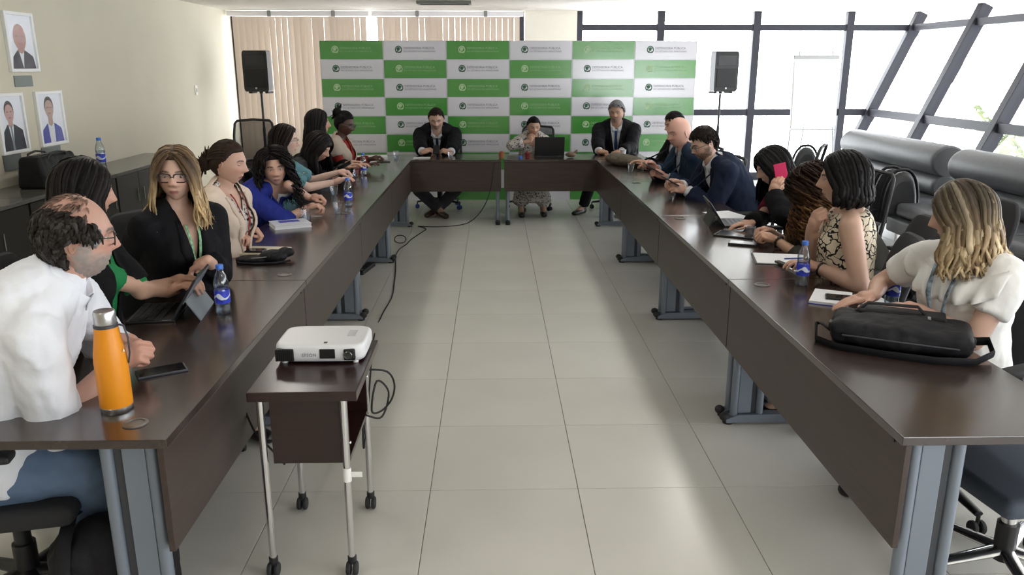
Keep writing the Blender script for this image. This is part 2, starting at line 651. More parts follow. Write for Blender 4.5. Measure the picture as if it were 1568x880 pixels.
# ================================================================== FURNITURE
M_DESK = mat('dark_wood_laminate', (0.034, 0.021, 0.0175), 0.24, noise_amt=0.28, noise_scale=6, stretch=(9, .6, 9), spec=0.6, coat=.55)
M_PANEL = mat('desk_panel_laminate', (0.045, 0.029, 0.024), 0.4, noise_amt=0.2, noise_scale=6, stretch=(9, .6, 9))
M_EDGE = mat('desk_edge_band', (0.070, 0.045, 0.038), 0.4)
M_STEEL = mat('grey_painted_steel', (0.19, 0.22, 0.27), 0.35, metal=0.25)
M_STEELD = mat('dark_painted_steel', (0.045, 0.05, 0.06), 0.45, metal=0.2)
M_BLACK = mat('black_plastic', (0.012, 0.012, 0.014), 0.45)
M_RUBBER = mat('black_rubber', (0.018, 0.018, 0.02), 0.7)
M_CHROME = mat('chrome', (0.75, 0.75, 0.77), 0.16, metal=1.0)
M_WHITE = mat('white_plastic', (0.78, 0.78, 0.79), 0.4)

XL, XR, DW, DL, Y0 = -0.915, 1.142, 0.60, 1.735, 2.06


def make_desk(L, D=DW):
    """desk along local y (0..L); inner (panel) edge at local x=0, sitter side at +x"""
    root = empty('office_desk')
    top = MB().box((D / 2, L / 2, DESK_Z - .0135), (D, L - .004, .027), bev=.0025).build('desktop', M_DESK, root)
    MB().box((.022, L / 2, .55), (.018, L - .01, .332), bev=.002).build('modesty_panel', M_PANEL, root)
    for yy in (.045, L - .045):
        s = 1 if yy < L / 2 else -1
        leg = empty('leg_frame')
        leg.parent = root
        m = MB()
        m.tube([(.062, yy, .045), (.062, yy, DESK_Z - .028)], .019, 12)
        m.build('tube', M_STEEL, leg, smooth=40)
        m = MB()
        m.tube([(.190, yy, .045), (.190, yy, DESK_Z - .028)], .019, 12)
        m.build('tube', M_STEEL, leg, smooth=40)
        MB().box((.112, yy, .385), (.066, .022, .655), bev=.003).build('cable_cover', M_STEEL, leg)
        MB().box((.158, yy, .385), (.024, .006, .655)).build('gap_plate', M_STEELD, leg)
        m = MB()
        prof = [(.02, .012), (.02, .030), (.08, .052), (.3, .058), (D - .10, .050), (D - .03, .030), (D - .03, .012)]
        m.prism([(p[0], p[1]) for p in prof], -.028, .028, Matrix.Translation((0, yy, 0)) @ Matrix.Rotation(PI / 2, 4, 'X'))
        m.build('foot', M_STEEL, leg)
        for fx in (.035, D - .045):
            MB().lathe([(.0, 0), (.026, .001), (.028, .018), (.018, .028), (.0, .03)], 14, c=(fx, yy, 0)).build('leveller', M_RUBBER, leg, smooth=40)
        MB().sphere((.018, yy, .034), (.026, .030, .022), 12, 7).build('foot_cap', M_RUBBER, leg, smooth=True)
    gr = MB()
    gr.lathe([(.036, 0), (.036, .003), (.027, .004), (.026, .001), (.0, .001)], 20, c=(.13, L - .11, DESK_Z))
    gr.build('grommet', mat('grommet', (.10, .085, .075), .4), root, smooth=40)
    MB().box((.011, .07, .70), (.004, .012, .012)).build('panel_screw', M_BLACK, root)
    return root


proto = make_desk(DL)
NAMES = ['nearest the camera', 'second from the camera', 'third from the camera', 'farthest from the camera']
LW = ['carrying the orange bottle', 'under the white book', 'third in its row', 'last before the banner']
RW = ['carrying the black shoulder bag', 'under the open notebook', 'under the small laptop', 'under the grey-brown bag']
first = True
for k in range(4):
    d = proto if first else copy_tree(proto)
    first = False
    d.location = (XL, Y0 + (k + 1) * DL, 0)
    d.rotation_euler = (0, 0, PI)
    tag(d, 'dark wood desk of the portrait-wall row, ' + LW[k], 'desk', 'desks of the U-shaped table')
    d = copy_tree(proto)
    d.location = (XR, Y0 + k * DL - .03, 0)
    d.rotation_euler = (0, 0, 0)
    tag(d, 'dark wood desk of the window row, ' + RW[k], 'desk', 'desks of the U-shaped table')
FY = Y0 + 4 * DL + .005
for x0, x1, lab in ((-1.515, 0.088, 'dark wood head desk where the man with the navy tie sits'),
                    (0.112, 1.742, 'dark wood head desk under the open black laptop')):
    d = make_desk(x1 - x0)
    d.location = (x1, FY, 0)
    d.rotation_euler = (0, 0, PI / 2)
    tag(d, lab, 'desk', 'desks of the U-shaped table')

# ------------------------------------------------------------------ banner wall
M_GREEN = mat('banner_green', (0.075, 0.34, 0.06), 0.17, noise_amt=.03, spec=1.0)
M_BWHITE = mat('banner_white', (0.80, 0.79, 0.87), 0.17, spec=1.0)
M_BLINE = mat('banner_rule', (0.55, 0.70, 0.55), 0.3)
M_LOGO_D = mat('logo_dark_green', (0.03, 0.13, 0.07), 0.4)
M_LOGO_L = mat('logo_pale_green', (0.50, 0.72, 0.42), 0.4)
M_TXT_D = mat('lettering_grey', (0.20, 0.20, 0.26), 0.5)
M_TXT_L = mat('lettering_pale_green', (0.34, 0.60, 0.28), 0.5)
BNY = 10.82
bl = at(488, 61, Y=BNY)
br = at(1069, 63, Y=BNY)
BX0, BX1, BZ1 = bl.x, br.x, (bl.z + br.z) / 2
ban = empty('banner_wall', ((BX0 + BX1) / 2, BNY, 0), label='green and white checked logo banner standing behind the head desks', cat='banner')
W = BX1 - BX0
CW, CH = W / 6, 0.2375
NR = 9
BZ0 = BZ1 - NR * CH
m = MB()
m.box((0, .03, (BZ0 + BZ1) / 2), (W, .03, BZ1 - BZ0 - .004))
m.build('back_board', M_BWHITE, ban)
m = MB()
for s in (-1, 1):
    m.box((s * (W / 2 - .3), .25, .02), (.05, .5, .04)); m.box((s * (W / 2 - .3), .06, .5), (.04, .03, 1.0))
m.build('stand_foot', M_BLACK, ban)
t1 = text_mesh('DEFENSORIA PÚBLICA', .040, align='LEFT')
t2 = text_mesh('DO ESTADO DO AMAZONAS', .0312, align='LEFT')
RX = Matrix.Rotation(PI / 2, 4, 'X')


def emblem(m, cx, cz, y):
    # round seal: ring with a leaf-like swirl
    def disc(r0, r1, a0, a1, ox=0, oz=0, n=20):
        vs, fs = [], []
        for i in range(n + 1):
            a = a0 + (a1 - a0) * i / n
            for r in (r0, r1):
                vs.append((cx + ox + r * math.cos(a), y, cz + oz + r * 1.08 * math.sin(a)))
        for i in range(n):
            fs.append((2 * i, 2 * i + 2, 2 * i + 3, 2 * i + 1))
        m.add(vs, fs)
    disc(.034, .046, R(-60), R(240))
    disc(.0, .020, 0, 2 * PI, -.004, .006)
    disc(.020, .034, R(200), R(330), .003, -.004)
    disc(.022, .030, R(20), R(160))


letD, letL, emD, emL = MB(), MB(), MB(), MB()
for r_ in range(NR):
    for c_ in range(6):
        green = (r_ + c_) % 2 == 0
        x0 = -W / 2 + c_ * CW
        z1 = BZ1 - r_ * CH
        MB().box((x0 + CW / 2, .010, z1 - CH / 2), (CW - .014, .012, CH - .012)).build('printed_panel', M_GREEN if green else M_BWHITE, ban)
        if r_ < 8:
            em, le = (emL, letL) if green else (emD, letD)
            yy = .0025
            cx, cz = x0 + CW * .245, z1 - CH * .48
            emblem(em, cx, cz, yy)
            le.add(t1[0], t1[1], Matrix.Translation((cx + .062, yy, cz + .018)) @ RX)
            le.add(t2[0], t2[1], Matrix.Translation((cx + .062, yy, cz - .022)) @ RX)
letD.build('lettering', M_TXT_D, ban)
letL.build('lettering', M_TXT_L, ban)
emD.build('emblem', M_LOGO_D, ban)
emL.build('emblem', M_LOGO_L, ban)


# ------------------------------------------------------------------ loudspeakers on stands
def speaker_set(x, y, zb, rz, which):
    st = empty('speaker_stand', (x, y, 0), rz, 'black tripod stand holding the loudspeaker ' + which, 'stand', 'loudspeaker stands')
    MB().tube([(0, 0, .12), (0, 0, zb - .032)], .017, 10).build('pole', M_BLACK, st, smooth=40)
    MB().tube([(0, 0, .35), (0, 0, .9)], .023, 10).build('outer_tube', M_BLACK, st, smooth=40)
    MB().box((0, 0, .5), (.06, .06, .06), bev=.01).build('collar', M_BLACK, st)
    for k in range(3):
        a = 2 * PI * k / 3 + .3
        MB().tube([(0, 0, .5), (.45 * math.cos(a), .45 * math.sin(a), .012)], .012, 8).build('leg', M_BLACK, st)
    sp = empty('loudspeaker', (x, y, zb), rz, 'black loudspeaker ' + which, 'loudspeaker', 'loudspeakers')
    h, w_, d = .56, .36, .32
    m = MB()
    poly = [(-w_ / 2, -d / 2), (w_ / 2, -d / 2), (w_ / 2 * .98, 0), (w_ * .33, d / 2), (-w_ * .33, d / 2), (-w_ / 2 * .98, 0)]
    rows = []
    for z, s in ((0, .88), (.02, .97), (.06, 1), (h - .06, 1), (h - .02, .97), (h, .90)):
        rows.append([(p[0] * s, p[1] * s, z) for p in poly + poly[:1]])
    m.grid(rows)
    m.add([(p[0] * .88, p[1] * .88, 0) for p in poly], [(5, 4, 3, 2, 1, 0)])
    m.add([(p[0] * .9, p[1] * .9, h) for p in poly], [(0, 1, 2, 3, 4, 5)])
    m.build('cabinet', mat('speaker_plastic', (.010, .010, .012), .35), sp)
    MB().box((0, -d / 2 - .004, h * .34), (w_ * .84, .012, h * .46), bev=.006).build('grille', mat('speaker_grille', (.006, .006, .007), .6), sp)
    m = MB()
    for k in range(3):
        s = 1 - k * .22
        m.box((0, -d / 2 - .004 + k * .006, h * .77), (w_ * .78 * s, .010, h * .26 * s), bev=.004)
    m.build('horn', mat('speaker_horn', (.02, .02, .022), .25), sp)
    MB().lathe([(.0, 0), (.014, 0), (.014, .003), (0, .003)], 14, M=Matrix.Translation((0, -d / 2 - .01, .05)) @ Matrix.Rotation(PI / 2, 4, 'X')).build('badge', mat('badge_silver', (.5, .5, .5), .4, metal=.8), sp)
    for s in (-1, 1):
        MB().box((s * .12, 0, -.012), (.05, .2, .026), bev=.008).build('foot', M_RUBBER, sp)
    MB().tube([(0, 0, -.03), (0, 0, .01)], .026, 12).build('socket', M_BLACK, sp)
    return sp


a = at(400, 140, Y=11.9)
speaker_set(a.x, 11.9, a.z, R(-6), 'beside the beige blinds')
a = at(1103, 140, Y=11.9)
speaker_set(a.x, 11.9, a.z, R(10), 'in front of the bright window')

# ------------------------------------------------------------------ flip chart easel by the window corner
fc = empty('flip_chart', (4.43, 11.3, 0), R(-6), 'white flip chart board on an easel by the window corner', 'flip chart')
M_BOARD = mat('board_white', (.86, .87, .88), .3)
Mb = Matrix.Translation((0, 0, 1.42)) @ Matrix.Rotation(R(-8), 4, 'X')
MB().box((0, 0, 0), (.62, .02, .95), Mb, bev=.004).build('board', M_BOARD, fc)
MB().box((0, -.014, -.04), (.58, .006, .84), Mb).build('paper_pad', mat('pad_paper', (.9, .9, .9), .8), fc)
MB().box((0, -.02, .45), (.6, .02, .04), Mb).build('clamp', mat('clamp_grey', (.5, .5, .52), .4), fc)
MB().box((0, -.05, .90), (.6, .07, .02)).build('pen_tray', mat('clamp_grey', (.5, .5, .52), .4), fc)
for s in (-1, 1):
    MB().tube([(s * .34, -.12, 0), (s * .22, .09, 1.95)], .012, 8).build('leg', mat('clamp_grey', (.5, .5, .52), .4), fc)
MB().tube([(0, .62, 0), (0, .12, 1.85)], .012, 8).build('leg', mat('clamp_grey', (.5, .5, .52), .4), fc)


# ------------------------------------------------------------------ framed portraits and plaques
def portrait(px0, px1, py0, py1, lab, kind):
    p0 = at(px0, (py0 + py1) / 2, X=WALL_X)
    p1 = at(px1, (py0 + py1) / 2, X=WALL_X)
    xm = (px0 + px1) / 2
    zt, zb = at(xm, py0, X=WALL_X).z, at(xm, py1, X=WALL_X).z
    w_, h = p1.y - p0.y, zt - zb
    o = empty('picture_frame', (WALL_X, (p0.y + p1.y) / 2, (zt + zb) / 2), PI / 2, lab, 'picture', 'framed portraits')
    # local: x along the wall, -y out of the wall
    fw = .026
    m = MB()
    for s in (-1, 1):
        m.box((s * (w_ / 2 - fw / 2), -.014, 0), (fw, .028, h), bev=.003)
        m.box((0, -.014, s * (h / 2 - fw / 2)), (w_ - 2 * fw, .028, fw), bev=.003)
    m.build('frame', mat('frame_white', (.80, .80, .80), .4), o)
    MB().box((0, -.006, 0), (w_ - fw * 1.5, .008, h - fw * 1.5)).build('photo_sheet', mat('portrait_backdrop', (.80, .82, .90), .5), o)
    iw, ih = w_ / 2 - fw, h / 2 - fw

    def flat(pts, matl, nm, dy):
        mm = MB()
        mm.add([(x * iw, -.0105 - dy, z * ih) for x, z in pts], [tuple(range(len(pts)))])
        mm.build(nm, matl, o)

    def ell(cx, cz, rx, rz, n=20): return [(cx + rx * math.cos(2 * PI * i / n), cz + rz * math.sin(2 * PI * i / n)) for i in range(n)]
    sk, hair, suit, shirt = kind['skin'], kind['hair'], kind['suit'], kind['shirt']
    cx, cz, rx, rz = kind['head']
    flat([(-.92 + kind['sx'], -1), (-.80 + kind['sx'], -.62 + kind['sh']), (-.30 + cx, -.36 + kind['sh']), (cx + .30, -.36 + kind['sh']), (.80 + kind['sx'], -.60 + kind['sh']), (.92 + kind['sx'], -1)], suit, 'printed_suit', 0)
    flat([(cx - .26, -.36 + kind['sh']), (cx + .26, -.36 + kind['sh']), (cx + .22, -1), (cx - .2, -1)] if kind.get('open') else [(cx - .22, -.34 + kind['sh']), (cx + .22, -.34 + kind['sh']), (cx + .02, -1)], shirt, 'printed_shirt', .0004)
    flat([(cx - rx * .5, cz - rz * .3), (cx + rx * .5, cz - rz * .3), (cx + rx * .55, -.40 + kind['sh']), (cx, -.5 + kind['sh']), (cx - rx * .55, -.40 + kind['sh'])], sk, 'printed_neck', .0006)
    if hair:
        flat(ell(cx, cz + rz * .18, rx * 1.1, rz * .98), hair, 'printed_hair', .0008)
    flat(ell(cx, cz - (rz * .08 if hair else 0), rx, rz * (.88 if hair else 1)), sk, 'printed_face', .0010)
    dk = mat('print_dark', (.06, .045, .05), .5)
    for s in (-1, 1):
        flat(ell(cx + s * rx * .42, cz + rz * .08, rx * .2, rz * .05, 10), dk, 'printed_eye', .0013)
    flat(ell(cx, cz - rz * .5, rx * .34, rz * .07, 10), mat('print_lip', (.35, .12, .14), .5), 'printed_mouth', .0013)
    if kind.get('tie'):
        flat([(cx - .06, -.40 + kind['sh']), (cx + .06, -.40 + kind['sh']), (cx + .08, -1), (cx - .08, -1)], kind['tie'], 'printed_tie', .0014)
    MB().box((0, -.031, 0), (w_ - 2 * fw, .0015, h - 2 * fw)).build('glazing', mat_glass('picture_glass', gloss=.01, rough=.15, most=.08), o)
    return o


SK1 = mat('print_skin_warm', (.42, .22, .20), .5)
SK2 = mat('print_skin_pink', (.52, .32, .30), .5)
SK3 = mat('print_skin_tan', (.45, .30, .25), .5)
DKH = mat('print_hair', (.05, .035, .035), .5)
NAVY = mat('print_navy', (.012, .014, .03), .5)
BLUE = mat('print_blue', (.05, .06, .36), .5)
PWH = mat('print_white', (.72, .74, .80), .5)
portrait(7, 51, 19, 110, 'framed portrait of a bald man, highest of the three', dict(skin=SK1, hair=None, suit=mat('print_black', (.03, .02, .04), .5), shirt=PWH, head=(-.05, .18, .50, .50), sx=.05, sh=.06))
portrait(-6, 37, 142, 236, 'framed portrait of a man in glasses and dark suit', dict(skin=SK2, hair=DKH, suit=NAVY, shirt=PWH, head=(-.1, .40, .36, .38), sx=.05, sh=.32, tie=mat('print_grey', (.2, .23, .28), .5)))
portrait(55, 96, 139, 223, 'framed portrait of a man in an open blue jacket', dict(skin=SK3, hair=DKH, suit=BLUE, shirt=PWH, head=(-.05, .42, .36, .42), sx=0, sh=.16, open=True))
for (a0, a1, b0, b1, w_) in ((20, 50, 116, 132, 'under the bald portrait'), (3, 34, 238, 257, 'under the portrait in glasses'), (62, 94, 227, 243, 'under the blue jacket portrait, behind the handbag')):
    p0, p1 = at(a0, b0, X=WALL_X), at(a1, b1, X=WALL_X)
    o = MB().box((WALL_X + .004, (p0.y + p1.y) / 2, (p0.z + p1.z) / 2), (.008, p1.y - p0.y, p0.z - p1.z), bev=.002).build('name_plaque', mat('plaque_metal', (.16, .18, .17), .35, metal=.6))
    tag(o, 'small grey metal name plaque ' + w_, 'plaque', 'portrait plaques')

# ------------------------------------------------------------------ low cabinets along the cream wall
M_CAB = mat('black_cabinet', (.016, .014, .014), .4)
M_CABTOP = mat('cabinet_top', (.11, .105, .10), .18, noise_amt=.1)
CABX = -3.44


def cabinet(y0, y1, lab, ndoor):
    o = empty('low_cabinet', (WALL_X + .02, y0, 0), label=lab, cat='cabinet', group='low cabinets along the cream wall')
    dpt = CABX - WALL_X - .02
    MB().box((dpt / 2, (y1 - y0) / 2, .785), (dpt + .02, y1 - y0 - .004, .03), bev=.003).build('worktop', M_CABTOP, o)
    MB().box((dpt / 2 - .01, (y1 - y0) / 2, .41), (dpt - .03, y1 - y0 - .02, .72)).build('body', M_CAB, o)
    MB().box((dpt / 2 - .02, (y1 - y0) / 2, .025), (dpt - .1, y1 - y0 - .06, .05)).build('plinth', M_CAB, o)
    n = ndoor
    for k in range(n):
        w_ = (y1 - y0 - .02) / n
        d = MB().box((dpt - .012, .01 + w_ * (k + .5), .41), (.018, w_ - .008, .70), bev=.002).build('door', M_CAB, o)
        MB().box((dpt + .006, .01 + w_ * (k + (.85 if k % 2 == 0 else .15)), .55), (.012, .012, .12)).build('handle', M_CHROME, d)
    return o


cabinet(4.2, 5.98, 'low black cabinet nearest the camera along the cream wall', 4)
cabinet(5.985, 7.40, 'low black cabinet under the black handbag', 3)
cabinet(7.405, 9.25, 'low black cabinet beyond the handbag, carrying a water bottle', 4)

# ------------------------------------------------------------------ sofas by the leaning windows
M_LEATH = mat('grey_leather', (.11, .115, .13), .38, noise_amt=.12, noise_scale=30, bump=.15, bump_scale=260)
M_LEATHD = mat('dark_leather', (.035, .036, .04), .4, noise_amt=.1, noise_scale=30, bump=.12, bump_scale=260)
M_BTUBE = mat('black_tube', (.015, .015, .017), .3, metal=.5)


def sofa(y0, y1, lab):
    o = empty('sofa', (4.28, y0, 0), label=lab, cat='sofa', group='sofas by the windows')
    L = y1 - y0
    MB().box((-.10, L / 2, .30), (.86, L - .04, .14), bev=.03).build('base', M_LEATHD, o, smooth=40)
    n = 3 if L > 1.9 else 2
    for k in range(n):
        w_ = (L - .1) / n
        MB().box((-.14, .05 + w_ * (k + .5), .435), (.66, w_ - .01, .13), bev=.045).build('seat_cushion', M_LEATH, o, smooth=60)
    # back: lower roll and big upper bolster
    m = MB()

    def roll(r, cx, cz, e):
        rows = []
        for (yy, s) in ((0, .88), (.006, .95), (.02, .985), (.05, 1.0), (L * .33, 1.01), (L * .5, 1.0), (L * .67, 1.01), (L - .05, 1), (L - .02, .985), (L - .006, .95), (L, .88)):
            rows.append([(cx + r * s * e * math.cos(2 * PI * i / 24), yy, cz + r * s * math.sin(2 * PI * i / 24)) for i in range(25)])
        mm = MB()
        mm.grid(rows)
        mm.cur = 1
        mm.add(rows[0][:-1], [tuple(range(24))])
        mm.add(rows[-1][:-1], [tuple(range(24))[::-1]])
        return mm
    roll(.155, .17, .845, 1.15).build('back_bolster', [M_LEATH, M_LEATHD], o, smooth=50)
    roll(.11, .16, .60, 1.2).build('lumbar_roll', [M_LEATH, M_LEATHD], o, smooth=50)
    MB().box((.33, L / 2, .55), (.03, L - .06, .55)).build('back_board', M_LEATHD, o)
    for yy in (-.02, L + .02):
        arc = [(-.56 + .27 * (1 - math.cos(t_)) * .5 * 1.15 + .0 * t_, .40 + .38 * math.sin(t_) ** .8) for t_ in np.linspace(0, PI, 15)]
        MB().tube([(-.60, yy, .02), (-.585, yy, .38)] + [(x_ * 1.0 + (-.02 if i_ < 7 else .02), yy, z_ + .02) for i_, (x_, z_) in enumerate(arc)] + [(-.225, yy, .30)], .015, 8).build('arm_loop', M_BTUBE, o, smooth=60)
        pad = MB()
        prow = []
        for (dy_, sc) in ((-.055, .80), (-.045, .93), (-.02, 1.0), (.02, 1.0), (.045, .93), (.055, .80)):
            prow.append([(-.405 + (x_ + .405) * sc, yy + dy_, .36 + (z_ - .36) * sc) for (x_, z_) in arc] + [(-.405 + (arc[0][0] + .405) * sc, yy + dy_, .36 + (arc[0][1] - .36) * sc)])
        pad.grid(prow)
        for rr_ in (prow[0], prow[-1]):
            pad.add(rr_[:-1], [tuple(range(len(rr_) - 1))])
        pad.build('arm_pad', M_LEATHD, o, smooth=50)
        for xx in (-.5, .3):
            MB().tube([(xx, yy * .9 + .02, 0), (xx, yy * .9 + .02, .25)], .018, 8).build('leg', M_CHROME, o, smooth=40)
    return o


sofa(7.78, 9.95, 'grey leather sofa nearer the flip chart, its whole bolster in view')
sofa(5.15, 7.52, 'grey leather sofa behind the blonde woman in white, nearer the camera')

# ------------------------------------------------------------------ office chairs
M_MESH = None


def mesh_back_mat():
    m = bpy.data.materials.new('chair_mesh_weave')
    m.use_nodes = True
    nt = m.node_tree
    nt.nodes.clear()
    out = nt.nodes.new('ShaderNodeOutputMaterial')
    d = nt.nodes.new('ShaderNodeBsdfDiffuse')
    d.inputs[0].default_value = (.008, .008, .009, 1)
    t = nt.nodes.new('ShaderNodeBsdfTransparent')
    tc = nt.nodes.new('ShaderNodeTexCoord')
    ck = nt.nodes.new('ShaderNodeTexChecker')
    ck.inputs['Scale'].default_value = 420
    ck.inputs[1].default_value = (.45, .45, .45, 1)
    ck.inputs[2].default_value = (1, 1, 1, 1)
    nt.links.new(tc.outputs['Object'], ck.inputs['Vector'])
    mx = nt.nodes.new('ShaderNodeMixShader')
    nt.links.new(ck.outputs['Color'], mx.inputs[0])
    nt.links.new(t.outputs[0], mx.inputs[1])
    nt.links.new(d.outputs[0], mx.inputs[2])
    nt.links.new(mx.outputs[0], out.inputs[0])
    return m


M_MESH = mesh_back_mat()
M_SEATF = mat('charcoal_fabric', (.018, .018, .021), .85, bump=.2, bump_scale=500)
M_SEATB = mat('slate_fabric', (.055, .07, .10), .8, bump=.2, bump_scale=500)
M_BLUEC = mat('blue_caster', (.03, .06, .28), .45)
_chair_cache = {}


def chair(x, y, heading, kind='mesh', label='', base='black', top=.98, seat='charcoal', wheels='black', arms=True):
    """heading: compass degrees, 0 = away from the camera, 90 = to the right"""
    key = (kind, base, top, seat, wheels, arms)
    if key in _chair_cache:
        o = copy_tree(_chair_cache[key])
    else:
        o = _make_chair(kind, base, top, seat, wheels, arms)
        _chair_cache[key] = o
    o.location = (x, y, 0)
    o.rotation_euler = (0, 0, -R(heading))
    tag(o, label, 'chair', 'office chairs')
    return o


def _make_chair(kind, base, top, seat, wheels, arms):
    o = empty('office_chair')
    bm_ = M_CHROME if base == 'chrome' else M_BLACK
    sm = M_SEATB if seat == 'slate' else M_SEATF
    MB().box((0, .01, .415), (.47, .45, .07), bev=.032).build('seat', sm, o, smooth=60)
    MB().box((0, 0, .372), (.26, .26, .03), bev=.01).build('seat_plate', M_BLACK, o)
    MB().tube([(0, 0, .10), (0, 0, .37)], .026, 12).build('gas_column', bm_, o, smooth=40)
    MB().tube([(0, 0, .08), (0, 0, .22)], .036, 12).build('column_sleeve', M_BLACK, o, smooth=40)
    for k in range(5):
        a = 2 * PI * k / 5 + .31
        e = (.29 * math.cos(a), .29 * math.sin(a))
        lg = MB()
        lg.tube([(.02 * math.cos(a), .02 * math.sin(a), .115), (e[0], e[1], .085)], [.030, .019], 8, flat=(1, .62))
        lg.build('base_leg', bm_, o, smooth=60)
        cs = empty('caster')
        cs.parent = o
        MB().tube([(e[0], e[1], .045), (e[0], e[1], .085)], .008, 8).build('stem', M_BLACK, cs)
        wm = M_BLUEC if wheels == 'blue' else M_RUBBER
        for s in (-1, 1):
            px_, py_ = -math.sin(a) * .017 * s, math.cos(a) * .017 * s
            Mw = Matrix.Translation((e[0] + px_, e[1] + py_, .0285)) @ Matrix.Rotation(a, 4, 'Z') @ Matrix.Rotation(PI / 2, 4, 'X')
            MB().lathe([(0, -.010), (.024, -.010), (.028, -.006), (.028, .006), (.024, .010), (0, .010)], 14, M=Mw).build('wheel', wm, cs, smooth=40)
    zt = top
    if kind == 'mesh':
        z0 = .52
        path = []
        for (u, z) in ((-1, z0), (-1.06, z0 + .3 * (zt - z0)), (-1.0, z0 + .75 * (zt - z0)), (-.92, zt - .03), (-.8, zt), (0, zt + .012), (.8, zt), (.92, zt - .03), (1.0, z0 + .75 * (zt - z0)), (1.06, z0 + .3 * (zt - z0)), (1, z0), (0, z0 - .012), (-1, z0)):
            path.append((u * .215, -.235 - .10 * max(0, (z - z0) / (zt - z0)) ** 1.5 + .02, z))
        bk = empty('backrest')
        bk.parent = o
        MB().tube(path, .014, 8, cap=False).build('back_frame', M_BLACK, bk, smooth=60)
        rows = []
        for i in range(9):
            f = i / 8
            z = z0 + f * (zt - z0)
            wv = .21 * (1.03 if f < .8 else 1.0 - (f - .8) * .4)
            rows.append([(u * wv, -.215 - .10 * f ** 1.5 - .015 * (1 - u * u), z) for u in (-1, -.5, 0, .5, 1)])
        mm = MB()
        mm.grid(rows)
        mm.build('mesh_panel', M_MESH, bk, smooth=True)
        MB().tube([(0, -.12, .40), (0, -.245, .42), (0, -.262, .55), (0, -.29, .72)], .017, 8, flat=(2.0, .8)).build('back_support', M_BLACK, o, smooth=60)
    else:
        rows, rb = [], []
        for i in range(10):
            f = i / 9
            z = .50 + f * (zt - .50)
            wv = .225 * (1 - .30 * max(0, (f - .72) / .28) ** 2.5) * (1 - .18 * max(0, (.2 - f) / .2) ** 2)
            y_ = -.21 - .11 * f ** 1.4
            rows.append([(u * wv, y_ - .03 * (1 - u * u) + .0, z) for u in (-1, -.7, -.3, 0, .3, .7, 1)])
            rb.append([(u * wv, y_ - .075 + .03 * u * u, z) for u in (-1, -.7, -.3, 0, .3, .7, 1)])
        mm = MB()
        n = 7
        vs = [p for r_ in rows for p in r_] + [p for r_ in rb for p in r_]
        k = len(rows) * n
        fs = []
        for i in range(9):
            for j in range(n - 1):
                fs.append((i * n + j, i * n + j + 1, (i + 1) * n + j + 1, (i + 1) * n + j))
                fs.append((k + i * n + j + 1, k + i * n + j, k + (i + 1) * n + j, k + (i + 1) * n + j + 1))
            for j in (0, n - 1):
                q = (i * n + j, (i + 1) * n + j, k + (i + 1) * n + j, k + i * n + j)
                fs.append(q if j == 0 else q[::-1])
        for i in (0, 9):
            for j in range(n - 1):
                q = (i * n + j, k + i * n + j, k + i * n + j + 1, i * n + j + 1)
                fs.append(q if i == 0 else q[::-1])
        mm.add(vs, fs)
        b = mm.build('backrest', sm, o, smooth=50)
        md = b.modifiers.new('soft', 'SUBSURF')
        md.levels = md.render_levels = 1
        MB().tube([(0, -.12, .40), (0, -.27, .42), (0, -.30, .55), (0, -.32, .70)], .017, 8, flat=(2.0, .8)).build('back_support', M_BLACK, o, smooth=60)
    if arms:
        for s in (-1, 1):
            ar = empty('armrest')
            ar.parent = o
            MB().tube([(s * .17, 0, .385), (s * .265, -.01, .40), (s * .275, -.02, .50), (s * .275, -.02, .645)], .013, 8, flat=(1.5, 1)).build('arm_post', M_BLACK, ar, smooth=60)
            MB().box((s * .275, .0, .655), (.065, .24, .025), bev=.011).build('arm_pad', M_RUBBER, ar, smooth=60)
    return o


# ------------------------------------------------------------------ projector cart
ct = empty('projector_cart', (0, 0, 0), label='dark wood projector cart on chrome legs with casters', cat='cart')
M_CART = mat('cart_wood', (.023, .0085, .0075), .28, noise_amt=.3, noise_scale=7, stretch=(.8, 9, 9), coat=.2)
cx0, cx1, cy0, cy1 = -.815, -.455, 2.46, 2.985
cmid = ((cx0 + cx1) / 2, (cy0 + cy1) / 2)
MB().box((cmid[0], cmid[1], .695), (cx1 - cx0, cy1 - cy0, .034), bev=.004).build('top_board', M_CART, ct)
bx0, bx1, by0, by1 = cx0 + .055, cx1 - .045, cy0 + .055, cy1 - .05
m = MB(); m.box(((bx0 + bx1) / 2, by0 + .008, .552), (bx1 - bx0, .016, .25), bev=.002); m.build('front_panel', M_CART, ct)
m = MB(); m.box(((bx0 + bx1) / 2, by1 - .008, .552), (bx1 - bx0, .016, .25), bev=.002); m.build('rear_panel', M_CART, ct)
m = MB(); m.box((bx0 + .008, (by0 + by1) / 2, .552), (.016, by1 - by0 - .033, .25), bev=.002); m.build('side_panel', M_CART, ct)
m = MB(); m.box(((bx0 + bx1) / 2 + .008, (by0 + by1) / 2, .435), (bx1 - bx0 - .017, by1 - by0 - .033, .016)); m.build('shelf', M_CART, ct)
for (yy, zz_) in ((by0 + .008, .5), (by1 - .008, .58)):
    MB().sphere((bx1 + .002, yy, zz_), .006, 8, 6).build('screw_cap', M_CHROME, ct, smooth=True)
